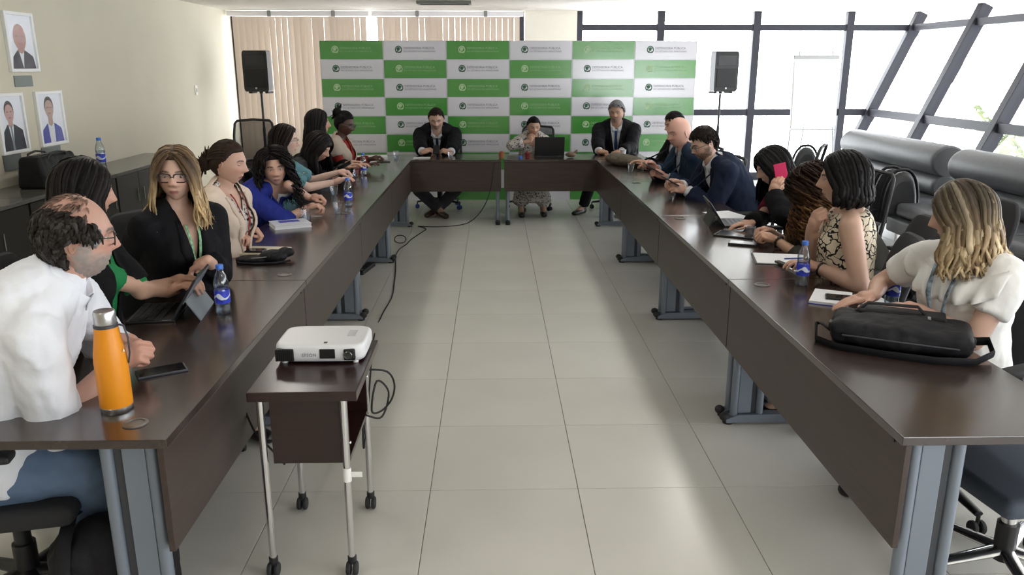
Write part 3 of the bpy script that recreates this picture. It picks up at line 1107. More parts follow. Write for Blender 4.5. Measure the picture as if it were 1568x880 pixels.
for (lx, ly) in ((cx0 + .028, cy0 + .045), (cx1 - .055 + .0, cy0 + .045), (cx0 + .028, cy1 - .035), (cx1 - .055, cy1 - .035)):
    lg = MB().tube([(lx, ly, .05), (lx, ly, .678)], .0125, 14).build('leg', M_CHROME, ct, smooth=40)
    cs = empty('caster'); cs.parent = ct
    MB().tube([(lx, ly, .045), (lx, ly, .07)], .016, 12).build('stem', M_BLACK, cs, smooth=40)
    for s in (-1, 1):
        Mw = Matrix.Translation((lx + s * .012, ly - .008, .0255)) @ Matrix.Rotation(PI / 2, 4, 'Y')
        MB().lathe([(0, -.008), (.021, -.008), (.0255, -.004), (.0255, .004), (.021, .008), (0, .008)], 16, M=Mw).build('wheel', M_RUBBER, cs, smooth=40)
tp = (cx1 - .055, cy0 + .045)
m = MB()
m.tube([(tp[0], tp[1], .365), (tp[0], tp[1], .415)], .0150, 12)
m.build('tape_wrap', mat('masking_tape', (.82, .82, .80), .7), ct, smooth=40)
MB().box((tp[0] + .028, tp[1] - .006, .392), (.05, .002, .02), Mat((0, 0, 0))).build('tape_tail', mat('masking_tape', (.82, .82, .80), .7), ct)

pj = empty('projector', (-.627, 2.83, .7125), label='white projector with black vents standing on the cart', cat='projector')
M_PJ = mat('projector_white', (.76, .77, .80), .35)
M_PJD = mat('projector_black', (.012, .012, .014), .3)
PW, PD, PH = .325, .235, .066
m = MB()
rows = []
NS = 32
for (z, s) in ((.008, .90), (.012, .95), (.03, 1.0), (PH - .008, 1.0), (PH, .985), (PH + .005, .95), (PH + .006, .90)):
    ring = []
    for i in range(NS + 1):
        a_ = 2 * PI * i / NS
        e = .32
        cxx = math.copysign(abs(math.cos(a_)) ** e, math.cos(a_))
        cyy = math.copysign(abs(math.sin(a_)) ** e, math.sin(a_))
        ring.append((cxx * (PW / 2 - (1 - s) * .12), cyy * (PD / 2 - (1 - s) * .12), z))
    rows.append(ring)
m.grid(rows)
m.add(rows[-1][:-1], [tuple(range(NS))])
m.add(rows[0][:-1], [tuple(range(NS))[::-1]])
m.build('casing', M_PJ, pj, smooth=50)
fy = -PD / 2 - .001
v_ = empty('vent_grille'); v_.parent = pj
MB().box((-.122, fy + .006, .037), (.066, .018, .046), bev=.004).build('vent_recess', M_PJD, v_)
for k in range(9):
    MB().box((-.150 + k * .007, fy - .004, .037), (.0025, .006, .042)).build('louvre', M_BLACK, v_)
MB().box((.030, fy + .006, .041), (.055, .016, .036), bev=.003).build('lens_cover', M_PJD, pj)
MB().box((.108, fy + .006, .037), (.042, .018, .044), bev=.007).build('lens_housing', M_PJD, pj)
MB().lathe([(.0, 0), (.013, 0), (.016, .003), (.013, .006), (.010, .002), (0, .001)], 18, M=Matrix.Translation((.104, fy - .002, .036)) @ Matrix.Rotation(PI / 2, 4, 'X')).build('lens', mat('lens_glass', (.05, .055, .05), .05, coat=1.0), pj, smooth=40)
tv, tf = text_mesh('EPSON', .017)
mm = MB(); mm.add(tv, tf, Matrix.Translation((-.035, fy - .0005, .036)) @ RX); mm.build('lettering', mat('lettering_grey', (.2, .2, .26), .5), pj)
for (fx, fyy) in ((-.13, -.09), (.125, -.09), (0, .085)):
    MB().lathe([(0, 0), (.010, 0), (.011, .006), (.008, .012), (0, .012)], 12, c=(fx, fyy, 0)).build('foot', M_WHITE, pj, smooth=40)
MB().box((.02, -.085, PH + .0065), (.012, .012, .003)).build('slider_knob', M_PJD, pj)
MB().box((.10, .02, PH + .0065), (.03, .07, .002), bev=.0008).build('button_pad', mat('projector_grey', (.55, .56, .58), .4), pj)
# ================================================================== PEOPLE: builders
def V(*a): return Vector(a)


def npv(a): return np.asarray(a, float)


def ring_loft(rings, closed=True):
    """rings: list of (n,3) arrays -> closed mesh arrays"""
    n = len(rings[0])
    vs = np.vstack(rings)
    fs = []
    for i in range(len(rings) - 1):
        for j in range(n):
            j2 = (j + 1) % n
            fs.append((i * n + j, i * n + j2, (i + 1) * n + j2, (i + 1) * n + j))
    fs.append(tuple(range(n))[::-1])
    fs.append(tuple(range((len(rings) - 1) * n, len(rings) * n)))
    return vs, fs


def capsule(p0, r0, p1, r1, n=14, flat0=False, flat1=False, sq=None):
    p0, p1 = Vector(p0), Vector(p1)
    t = (p1 - p0)
    L = t.length
    t = t / L if L > 1e-6 else Vector((0, 0, 1))
    x = t.orthogonal().normalized()
    if sq:  # squash direction: vector, factor
        sx = Vector(sq[0])
        sx = (sx - t * sx.dot(t))
        if sx.length > 1e-4:
            x = sx.normalized()
    y = t.cross(x)
    fx = sq[1] if sq else 1.0
    rings = []

    def ring(c, r):
        rings.append(np.array([list(c + (x * math.cos(2 * PI * j / n) * fx + y * math.sin(2 * PI * j / n)) * r) for j in range(n)]))
    if flat0:
        ring(p0, r0)
    else:
        for a in (80, 55, 28, 0):
            ring(p0 - t * (math.sin(R(a)) * r0), r0 * math.cos(R(a)))
    if flat1:
        ring(p1, r1)
    else:
        for a in (0, 28, 55, 80):
            ring(p1 + t * (math.sin(R(a)) * r1), r1 * math.cos(R(a)))
    return ring_loft(rings)


def ellipsoid(c, r, Mr=None, n=16, m=9):
    b = MB()
    b.sphere((0, 0, 0), r, n, m)
    v = npv(b.v)
    if Mr is not None:
        v = v @ npv(Mr.to_3x3()).T
    return v + npv(c), b.f


_ts = bpy.data.scenes.new('remesh_workbench')


class Blob:
    """union of closed shapes, remeshed to one skin"""

    def __init__(self):
        self.v, self.f = [], []
        self.n = 0

    def add(self, vf):
        v, f = vf
        self.v.append(npv(v))
        self.f += [tuple(i + self.n for i in q) for q in f]
        self.n += len(v)

    def remesh(self, vox, smooth=3):
        me = bpy.data.meshes.new('tmp')
        me.from_pydata(np.vstack(self.v).tolist(), [], self.f)
        o = bpy.data.objects.new('tmp', me)
        _ts.collection.objects.link(o)
        md = o.modifiers.new('r', 'REMESH')
        md.mode = 'VOXEL'
        md.voxel_size = vox
        md.adaptivity = 0
        with bpy.context.temp_override(scene=_ts, view_layer=_ts.view_layers[0]):
            dg = bpy.context.evaluated_depsgraph_get()
        ev = o.evaluated_get(dg)
        m2 = ev.to_mesh()
        nv = len(m2.vertices)
        co = np.empty(nv * 3)
        m2.vertices.foreach_get('co', co)
        co = co.reshape(-1, 3)
        fs = np.empty(len(m2.loops), int)
        m2.loops.foreach_get('vertex_index', fs)
        fs = fs.reshape(-1, 4) if len(m2.loops) == 4 * len(m2.polygons) else None
        faces = list(map(tuple, fs.tolist())) if fs is not None else [tuple(p.vertices) for p in m2.polygons]
        ev.to_mesh_clear()
        bpy.data.objects.remove(o)
        bpy.data.meshes.remove(me)
        co = lap_smooth(co, faces, smooth)
        return co, faces


def lap_smooth(co, faces, it, lam=0.55, mu=-0.57):
    if it <= 0:
        return co
    fa = np.array([f[:4] if len(f) >= 4 else (f[0], f[1], f[2], f[0]) for f in faces])
    e = np.vstack([fa[:, [0, 1]], fa[:, [1, 2]], fa[:, [2, 3]], fa[:, [3, 0]]])
    e = e[e[:, 0] != e[:, 1]]
    a, b = np.concatenate([e[:, 0], e[:, 1]]), np.concatenate([e[:, 1], e[:, 0]])
    cnt = np.bincount(a, minlength=len(co)).astype(float)
    cnt[cnt == 0] = 1
    for k in range(it * 2):
        s = np.stack([np.bincount(a, weights=co[b, i], minlength=len(co)) for i in range(3)], 1) / cnt[:, None]
        co = co + (lam if k % 2 == 0 else mu) * (s - co)
    s = np.stack([np.bincount(a, weights=co[b, i], minlength=len(co)) for i in range(3)], 1) / cnt[:, None]
    return co + .4 * (s - co)


def np_object(name, v, f, mats, parent, cols=None, smooth=True, midx=None):
    me = bpy.data.meshes.new(name)
    me.from_pydata(np.asarray(v).tolist(), [], f)
    for m in (mats if isinstance(mats, (list, tuple)) else [mats]):
        me.materials.append(m)
    if smooth:
        me.polygons.foreach_set('use_smooth', [True] * len(me.polygons))
    if midx is not None:
        me.polygons.foreach_set('material_index', midx)
    if cols is not None:
        at_ = me.color_attributes.new('Col', 'FLOAT_COLOR', 'POINT')
        c4 = np.ones((len(v), 4))
        c4[:, :3] = cols
        at_.data.foreach_set('color', c4.ravel())
    me.update()
    o = bpy.data.objects.new(name, me)
    C.objects.link(o)
    o.parent = parent
    return o


M_SKIN = mat('skin', (.5, .35, .28), .48, attr=True, spec=.35, bump=.06, bump_scale=160)
M_HAIR = mat('hair', (.05, .04, .03), .5, attr=True, spec=.10, noise_amt=.25, noise_scale=90, stretch=(1, 1, .18))


def sstep(x, a, b):
    t = np.clip((x - a) / (b - a), 0, 1)
    return t * t * (3 - 2 * t)


# ------------------------------------------------------------------ head
def head_base(d, male):
    """skull surface for unit directions d (n,3); y forward, z up, centre between the ears"""
    dx, dy, dz = d[:, 0], d[:, 1], d[:, 2]
    wx = .076 if male else .0725
    x, y, z = wx * dx, .096 * dy, np.where(dz < 0, (.118 if male else .112), .118) * dz
    t = np.clip(-dz, 0, 1)
    u = np.clip(dz, 0, 1)
    x = x * (1 - (.22 if male else .30) * t ** 1.7) * (1 + .05 * (1 - dz ** 2))
    back = dy < 0
    y = np.where(back, y * (1 - .50 * sstep(t, .12, .85)), y * (1 - .07 * t ** 2))
    y = np.where(back, y * (1 + .06 * sstep(dz, -.2, .5)), y * (1 - .05 * u ** 2))
    return np.stack([x, y, z], 1)


def sphere_dirs(nr, nc):
    d = [(0, 0, 1)]
    for i in range(1, nr):
        th = PI * i / nr
        for j in range(nc):
            s = 2 * PI * j / nc
            a = s - .42 * math.sin(s)          # crowd the columns to the front
            d.append((math.sin(th) * math.sin(a), math.sin(th) * math.cos(a), math.cos(th)))
    d.append((0, 0, -1))
    f = [(0, 1 + j, 1 + (j + 1) % nc)[::-1] for j in range(nc)]
    for i in range(nr - 2):
        for j in range(nc):
            a, b = 1 + i * nc + j, 1 + i * nc + (j + 1) % nc
            f.append((a, b, b + nc, a + nc)[::-1][::-1])
    l = len(d) - 1
    o = 1 + (nr - 2) * nc
    f += [(l, o + j, o + (j + 1) % nc)[::-1] for j in range(nc)]
    # orientation: columns run clockwise seen from above, so flip all
    f = [q[::-1] for q in f]
    return np.array(d), f


_dirs = {}


def dirs(nr, nc):
    if (nr, nc) not in _dirs:
        d, f = sphere_dirs(nr, nc)
        # ensure outward faces
        v = d
        q = f[len(f) // 2]
        n_ = np.cross(v[q[1]] - v[q[0]], v[q[2]] - v[q[0]])
        if n_ @ v[q[0]] < 0:
            f = [p[::-1] for p in f]
        _dirs[(nr, nc)] = (d, f)
    return _dirs[(nr, nc)]


def G(x, s): return np.exp(-x * x / (2 * s * s))


def head_mesh(sp, hi=True):
    male = sp.get('male', False)
    d, f = dirs(*((84, 84) if hi else (66, 66)))
    P = head_base(d, male)
    x, y, z = P[:, 0].copy(), P[:, 1].copy(), P[:, 2].copy()
    fr = sstep(d[:, 1], .15, .5)
    ax = np.abs(x)
    nl = sp.get('nose', 1.0)
    h = np.where(z > -.024, np.clip((.024 - z) / .048, 0, 1) ** 1.2, np.clip((z + .040) / .016, 0, 1))
    sg = .0065 + .0065 * np.clip((.02 - z) / .045, 0, 1)
    dy = .023 * nl * h * G(x, sg)
    dy += .007 * G(ax - .0125, .006) * G(z + .027, .007)          # nostril wings
    dy -= (.013 if male else .0105) * G(ax - .031, .0135) * G(z - .005, .0095)        # sockets
    dy += (.0075 if male else .004) * G(z - .026, .007) * G(ax - .024, .018)          # brow
    lipx = G(x, .013)
    dy += .0058 * lipx * (G(z + .0565, .0048) + 1.05 * G(z + .0695, .0055)) - .0022 * G(x, .02) * G(z + .0628, .0025)
    dy -= .003 * G(x, .012) * G(z + .046, .005)
    dy += .008 * G(x, .020) * G(z + .102, .014)
    dy += .0035 * G(ax - .042, .016) * G(z + .022, .016)
    dy -= .004 * G(ax - .050, .012) * G(z + .060, .018)
    y = y + dy * fr
    # jaw corner
    x = x * (1 + (.07 if male else .03) * G(z + .07, .02) * sstep(d[:, 1], -.3, .2))
    v = np.stack([x, y, z], 1)
    sk = npv(sp['skin'])
    col = np.tile(sk, (len(v), 1))
    red = npv((1.0, .62, .58))

    def tint(m, c):
        nonlocal col
        col = col * (1 - m[:, None]) + npv(c) * m[:, None]
    tint(.30 * fr * (G(ax - .04, .018) * G(z + .02, .018) + .8 * G(x, .011) * G(z + .022, .01)), sk * red * 1.05)
    lip = np.clip(sstep(G(x, .0128), .33, .5) * (sstep(G(z + .0572, .0040) + G(z + .0682, .0050), .60, .85)), 0, 1) * fr
    tint(lip * (.5 if male else .75), sp.get('lip', sk * npv((.78, .45, .45))))
    tint(.7 * fr * sstep(G(x, .017), .3, .5) * G(z + .0628, .0016), sk * .3)
    hc = npv(sp.get('brow', npv(sp['hair_col']) * .9))
    bz = .0265 + .004 * np.clip((ax - .012) / .03, 0, 1) - .008 * np.clip((ax - .036) / .014, 0, 1)
    br = sstep(G(z - bz, .0034 if not male else .0046), .45, .8) * sstep(ax, .010, .014) * (1 - sstep(ax, .046, .051)) * fr
    tint(br * .95, hc)
    tint((.45 if male else .22) * fr * G(ax - .031, .014) * G(z - .006, .010), sk * .55)  # darker eye sockets: skin tone plus shading put into the colour
    bd = sp.get('beard')
    if bd:
        c_, strength, up = bd
        bn = npv([noise.noise(Vector(p) * 90) for p in v])
        m = sstep(-z + .008 * bn, .022 - up, .056 - up) * sstep(d[:, 1] + .1 * bn, -.35, .05)
        m *= 1 - sstep(.058 - ax, 0, .03) * sstep(z, -.056, -.050) * (1 - G(z + .047, .007))  # keep cheeks by the nose clear
        m = np.maximum(m, sstep(d[:, 1], -.15, .05) * (1 - sstep(d[:, 1], .25, .5)) * sstep(-z, .0, .02))
        m *= 1 - .85 * lip
        m *= 1 - sstep(z, -.034, -.028) * sstep(d[:, 1], .5, .6)
        tint(np.clip(m * strength * (.86 + .3 * bn), 0, 1), c_)
        if strength > .75:
            nn = npv([noise.noise(Vector(p) * 140) for p in v])
            v += (d * (np.clip(m, 0, 1) * (.007 + .004 * nn))[:, None])
    parts_v, parts_f, parts_c = [v], list(f), [col]
    cnt = len(v)

    def addp(vv, ff, cc):
        nonlocal cnt
        parts_v.append(npv(vv))
        parts_f.extend([tuple(i + cnt for i in q) for q in ff])
        parts_c.append(np.tile(npv(cc), (len(vv), 1)) if npv(cc).ndim == 1 else cc)
        cnt += len(vv)
    look = sp.get('lid', .35)          # 0 wide open .. 1 closed
    for s in (-1, 1):
        c = npv((s * .031, .0690 if male else .0685, .0055))
        ev, ef = ellipsoid(c, (.0128, .0118, .0118), None, 16, 12)
        dd = (ev - c) / .0118
        cc = np.tile(npv((.70, .68, .66)), (len(ev), 1))
        ang = np.arccos(np.clip(dd @ npv((sp.get('gaze', 0) * .5, .95, -.15)) / np.linalg.norm([sp.get('gaze', 0) * .5, .95, .15]), -1, 1))
        cc[ang < R(32)] = (.045, .028, .02)
        addp(ev, ef, cc)
        # lids
        lv, lf = ellipsoid(c, (.0144, .0130, .0130), None, 16, 18)
        keep = []
        zl = (lv - c)[:, 2] / .0130
        for q in lf:
            m_ = np.mean([zl[i] for i in q])
            if m_ > .62 - look * .95 or m_ < -.72:
                keep.append(q)
        lc = np.tile(sk * (.90 if not male else .88), (len(lv), 1))
        edge = (zl < .62 - look * .95 + .16) & (zl > -.5)
        if not male:
            lc[edge] = sk * .25
        addp(lv, keep, lc)
        # ear
        Mr = Matrix.Rotation(s * R(-20), 3, 'Z') @ Matrix.Rotation(R(-10), 3, 'X')
        e1v, e1f = ellipsoid((0, 0, 0), (.010, .018, .031), None, 12, 10)
        o_ = np.where((e1v[:, 0] * s > .002) & (np.abs(e1v[:, 1]) < .010) & (np.abs(e1v[:, 2]) < .019), -s * .007, 0)
        e1v[:, 0] += o_
        e1v[:, 1] *= np.where(e1v[:, 2] < 0, .72, 1.0)
        e1v = e1v @ npv(Mr).T + npv((s * (.077 if male else .0735), -.010, -.006))
        addp(e1v, e1f, sk * npv((1, .9, .88)))
    return np.vstack(parts_v), parts_f, np.vstack(parts_c)


# ------------------------------------------------------------------ hands
_hands = {}


def hand_mesh(pose, vox=.0042):
    """right hand: wrist at origin, +y to the fingers, +z back of the hand, thumb on -x"""
    key = (pose, vox)
    if key in _hands:
        return _hands[key]
    B = Blob()
    curls = {'rest': (18, 28, 20), 'flat': (6, 10, 8), 'grip': (52, 62, 36), 'fist': (72, 84, 50), 'type': (30, 38, 22), 'phone': (48, 50, 28), 'point': (30, 40, 25), 'chin': (60, 75, 40)}[pose]
    B.add(capsule((.004, .0, 0), .024, (0, .045, 0), .030, sq=((1, 0, 0), 1.25)))
    bpalm = MB()
    bpalm.box((0, .052, 0), (.078, .082, .026), bev=.012)
    B.add((npv(bpalm.v), bpalm.f))
    fl = [(-.030, .088, .042, .026, .021, .0086), (-.010, .093, .046, .029, .022, .0088), (.011, .090, .043, .027, .021, .0084), (.030, .082, .034, .021, .018, .0076)]
    for k, (fx, fy, a, b, c, r) in enumerate(fl):
        cu = [R(t) * (1 + .05 * k) for t in curls]
        if pose == 'point' and k == 0:
            cu = [R(12), R(15), R(10)]
        p = Vector((fx, fy - .014, 0))
        ang = 0
        spread = (fx) * 1.6
        B.add(capsule(p, r * 1.12, p + Vector((0, .014, 0)), r * 1.08, n=10))
        p = Vector((fx, fy, .001))
        for seg, L in enumerate((a, b, c)):
            ang += cu[seg]
            q = p + Vector((math.sin(spread) * math.cos(ang) * .5, math.cos(ang), -math.sin(ang))) * L
            B.add(capsule(p, r * (1.06 - .06 * seg), q, r * (1.0 - .07 * seg), n=10))
            p = q
    # thumb from the side of the palm
    p0 = Vector((-.026, .022, -.004))
    if pose in ('grip', 'fist', 'phone', 'chin'):
        pts = [p0, Vector((-.044, .056, -.020)), Vector((-.036, .086, -.034)), Vector((-.018, .104, -.040))]
    elif pose == 'flat':
        pts = [p0, Vector((-.052, .046, -.006)), Vector((-.068, .078, -.008)), Vector((-.074, .100, -.010))]
    else:
        pts = [p0, Vector((-.048, .050, -.014)), Vector((-.056, .084, -.020)), Vector((-.052, .108, -.024))]
    for (a, b, r) in ((0, 1, .0135), (1, 2, .0105), (2, 3, .0092)):
        B.add(capsule(pts[a], r, pts[b], r * .92, n=10))
    v, f = B.remesh(vox, 1)
    _hands[key] = (v, f)
    return v, f


# ------------------------------------------------------------------ hair
def hair_cap(sp, t_side, t_top, hairline, nr=52, nc=52, extra=None, lump=0.0, lump_s=60):
    """hairline(d)->0..1 mask on unit directions; returns verts/faces slightly above the scalp where hair grows, under the skin elsewhere"""
    d, f = dirs(nr, nc)
    P = head_base(d, sp.get('male', False))
    m = hairline(d)
    t = t_side + (t_top - t_side) * sstep(d[:, 2], .1, .8)
    if extra is not None:
        t = t + extra(d)
    off = -.006 + m * (t + .006)
    if lump:
        off = off + m * npv([noise.noise(Vector(q) * lump_s) for q in P]) * lump
    v = P + d * off[:, None]
    keep = [q for q in f if max(m[i] for i in q) > .02]
    return v, keep


def std_line(front=.50, side=.05, nape=-.62, male=False):
    def h(d):
        x, y, z = d[:, 0], d[:, 1], d[:, 2]
        fz = front - .10 * np.clip(np.abs(x) - .25, 0, 1)
        th = np.where(y > .0, fz * sstep(y, .0, .55) + side * (1 - sstep(y, .0, .55)), side + (nape - side) * sstep(-y, .0, .55))
        # sideburn / behind the ears
        return sstep(z - th, -.05, .06)
    return h


def locks(rng, sp, n, L, wave=0.0, wfreq=1.0, r=.011, spread=.0, part=.0, t0=.012, tip=.3, face_open=62, curl_in=0.0, coil=0.0, cols=None, segs=14, drop_out=.02, back_flat=1.0, rot=0.0, nside=5, front_sweep=True, spread_y=0.0, lift=None):
    """long hair as tapered strands: over the skull from the parting, then falling"""
    male = sp.get('male', False)
    vs, fs, cs = [], [], []
    cnt = 0
    cols = cols or [(npv(sp['hair_col']), npv(sp['hair_col']))]
    for k in range(n):
        u = (k + rng.random()) / n          # 0 front .. 1 back
        side = -1 if (k % 2 == 0) else 1
        th1 = R(face_open + (180 - face_open) * u ** .85) * side
        y0 = .62 - 1.35 * u + rng.uniform(-.06, .06)
        d0 = Vector((part + side * rng.uniform(.01, .06), y0, .95 - .35 * abs(y0) ** 1.5)).normalized()
        zend = rng.uniform(-.28, -.05)
        d1 = Vector((math.sin(th1), math.cos(th1), zend)).normalized()
        layer = rng.random()
        tt = t0 * (.55 + .75 * layer)
        ll = L * (1 - .14 * rng.random() * (1 + spread))
        pts = []
        nh = segs // 2
        for i in range(nh):
            w = i / (nh - 1)
            d = d0.slerp(d1, w) if d0.dot(d1) > -.98 else (d0 * (1 - w) + d1 * w).normalized()
            b = head_base(np.array([d]), male)[0]
            # skull only: keep the hair path off the narrow jaw
            b = Vector(b)
            rad = Vector((b.x, b.y, 0))
            if d.z < 0:
                b0 = Vector(head_base(np.array([[d.x, d.y, 0.0]]) / math.hypot(d.x, d.y), male)[0])
                b = Vector((b0.x, b0.y, b.z))
            pts.append(b + Vector((d.x, d.y, d.z)) * (tt * (.35 + .65 * math.sin(PI * min(w * .9 + .1, .5)))))
        e = pts[-1]
        hd = Vector((d1.x, d1.y, 0)).normalized()
        nt_ = segs - nh
        ph = rng.random() * 6.28
        ph2 = rng.random() * 6.28
        for i in range(1, nt_ + 1):
            w = i / nt_
            out = drop_out * math.sin(w * PI * .5) - curl_in * max(0, w - .55) ** 1.5 * 2
            q = e + Vector((0, 0, -ll * w)) + hd * out
            if wave:
                q += hd * (wave * math.sin(ph + w * wfreq * 6.28) * w) + Vector((-hd.y, hd.x, 0)) * (wave * math.sin(ph2 + w * wfreq * 6.28) * w)
            pts.append(q)
        if coil:
            acc = ph
            for i in range(2, len(pts)):
                acc += 1.5
                pts[i] = pts[i] + Vector((math.cos(acc), math.sin(acc), 0)) * coil * min(1, i / 6)
        rr = r * rng.uniform(.6, 1.2)
        m = MB()
        rads = []
        for i in range(len(pts)):
            w = i / (len(pts) - 1)
            rads.append(rr * (.45 + .55 * min(1, w * 4)) * (1 if w < .65 else 1 - (1 - tip) * ((w - .65) / .35) ** 1.2))
        nr_ = [Vector((q_.x, q_.y, max(q_.z, 0) * 1.0)).normalized() for q_ in pts[:nh]] + [hd] * (len(pts) - nh)
        m.tube(pts, rads, nside, flat=((1.0, .7) if coil else (1.75, .42)), nrm=nr_)
        c0, c1 = cols[rng.integers(len(cols))]
        var = rng.uniform(.75, 1.2)
        ww = np.repeat(np.linspace(0, 1, len(pts)), nside)[:, None]
        w2 = sstep(ww, .25, .8)
        cc = (c0 * (1 - w2) + c1 * w2) * var
        vs.append(npv(m.v)); cs.append(cc)
        fs += [tuple(i + cnt for i in q) for q in m.f]
        cnt += len(m.v)
    return np.vstack(vs), fs, np.vstack(cs)


def tufts(rng, sp, n, mask, r=.012, L=.03, t=.008, cols=None, curl=.6):
    """short curly tufts over a masked part of the scalp"""
    vs, fs, cs = [], [], []
    cnt = 0
    male = sp.get('male', False)
    c0 = npv(sp['hair_col'])
    k = 0
    guard = 0
    while k < n and guard < n * 40:
        guard += 1
        d = rng.normal(size=3)
        d /= np.linalg.norm(d)
        if rng.random() > mask(d[None, :])[0]:
            continue
        k += 1
        b = Vector(head_base(d[None, :], male)[0])
        dv = Vector(d)
        tan = dv.orthogonal()
        tan = (Vector((0, -.3, -1)) - dv * dv.dot(Vector((0, -.3, -1)))).normalized()
        sd = dv.cross(tan) * (math.sin(d[0] * 21) * math.cos(d[2] * 17 + d[1] * 9) * .8 + rng.uniform(-.35, .35))
        ll = L * rng.uniform(.6, 1.3)
        pts = [b - dv * .003, b + dv * t * .7 + tan * ll * .25, b + dv * t + (tan * .6 + sd * curl * .5) * ll, b + dv * t * .5 + (tan + sd * curl) * ll]
        m = MB()
        m.tube(pts, [r * .7, r, r * .85, r * .25], 5, flat=(1.5, .55), nrm=[dv] * 4)
        cc = (npv(cols[rng.integers(len(cols))]) if cols else c0) * rng.uniform(.7, 1.25)
        vs.append(npv(m.v)); cs.append(np.tile(cc, (len(m.v), 1)))
        fs += [tuple(i + cnt for i in q) for q in m.f]
        cnt += len(m.v)
    return np.vstack(vs), fs, np.vstack(cs)


def cat_meshes(lst):
    v, f, c = [], [], []
    n = 0
    for (a, b, cc) in lst:
        v.append(a); c.append(cc)
        f += [tuple(i + n for i in q) for q in b]
        n += len(a)
    return np.vstack(v), f, np.vstack(c)


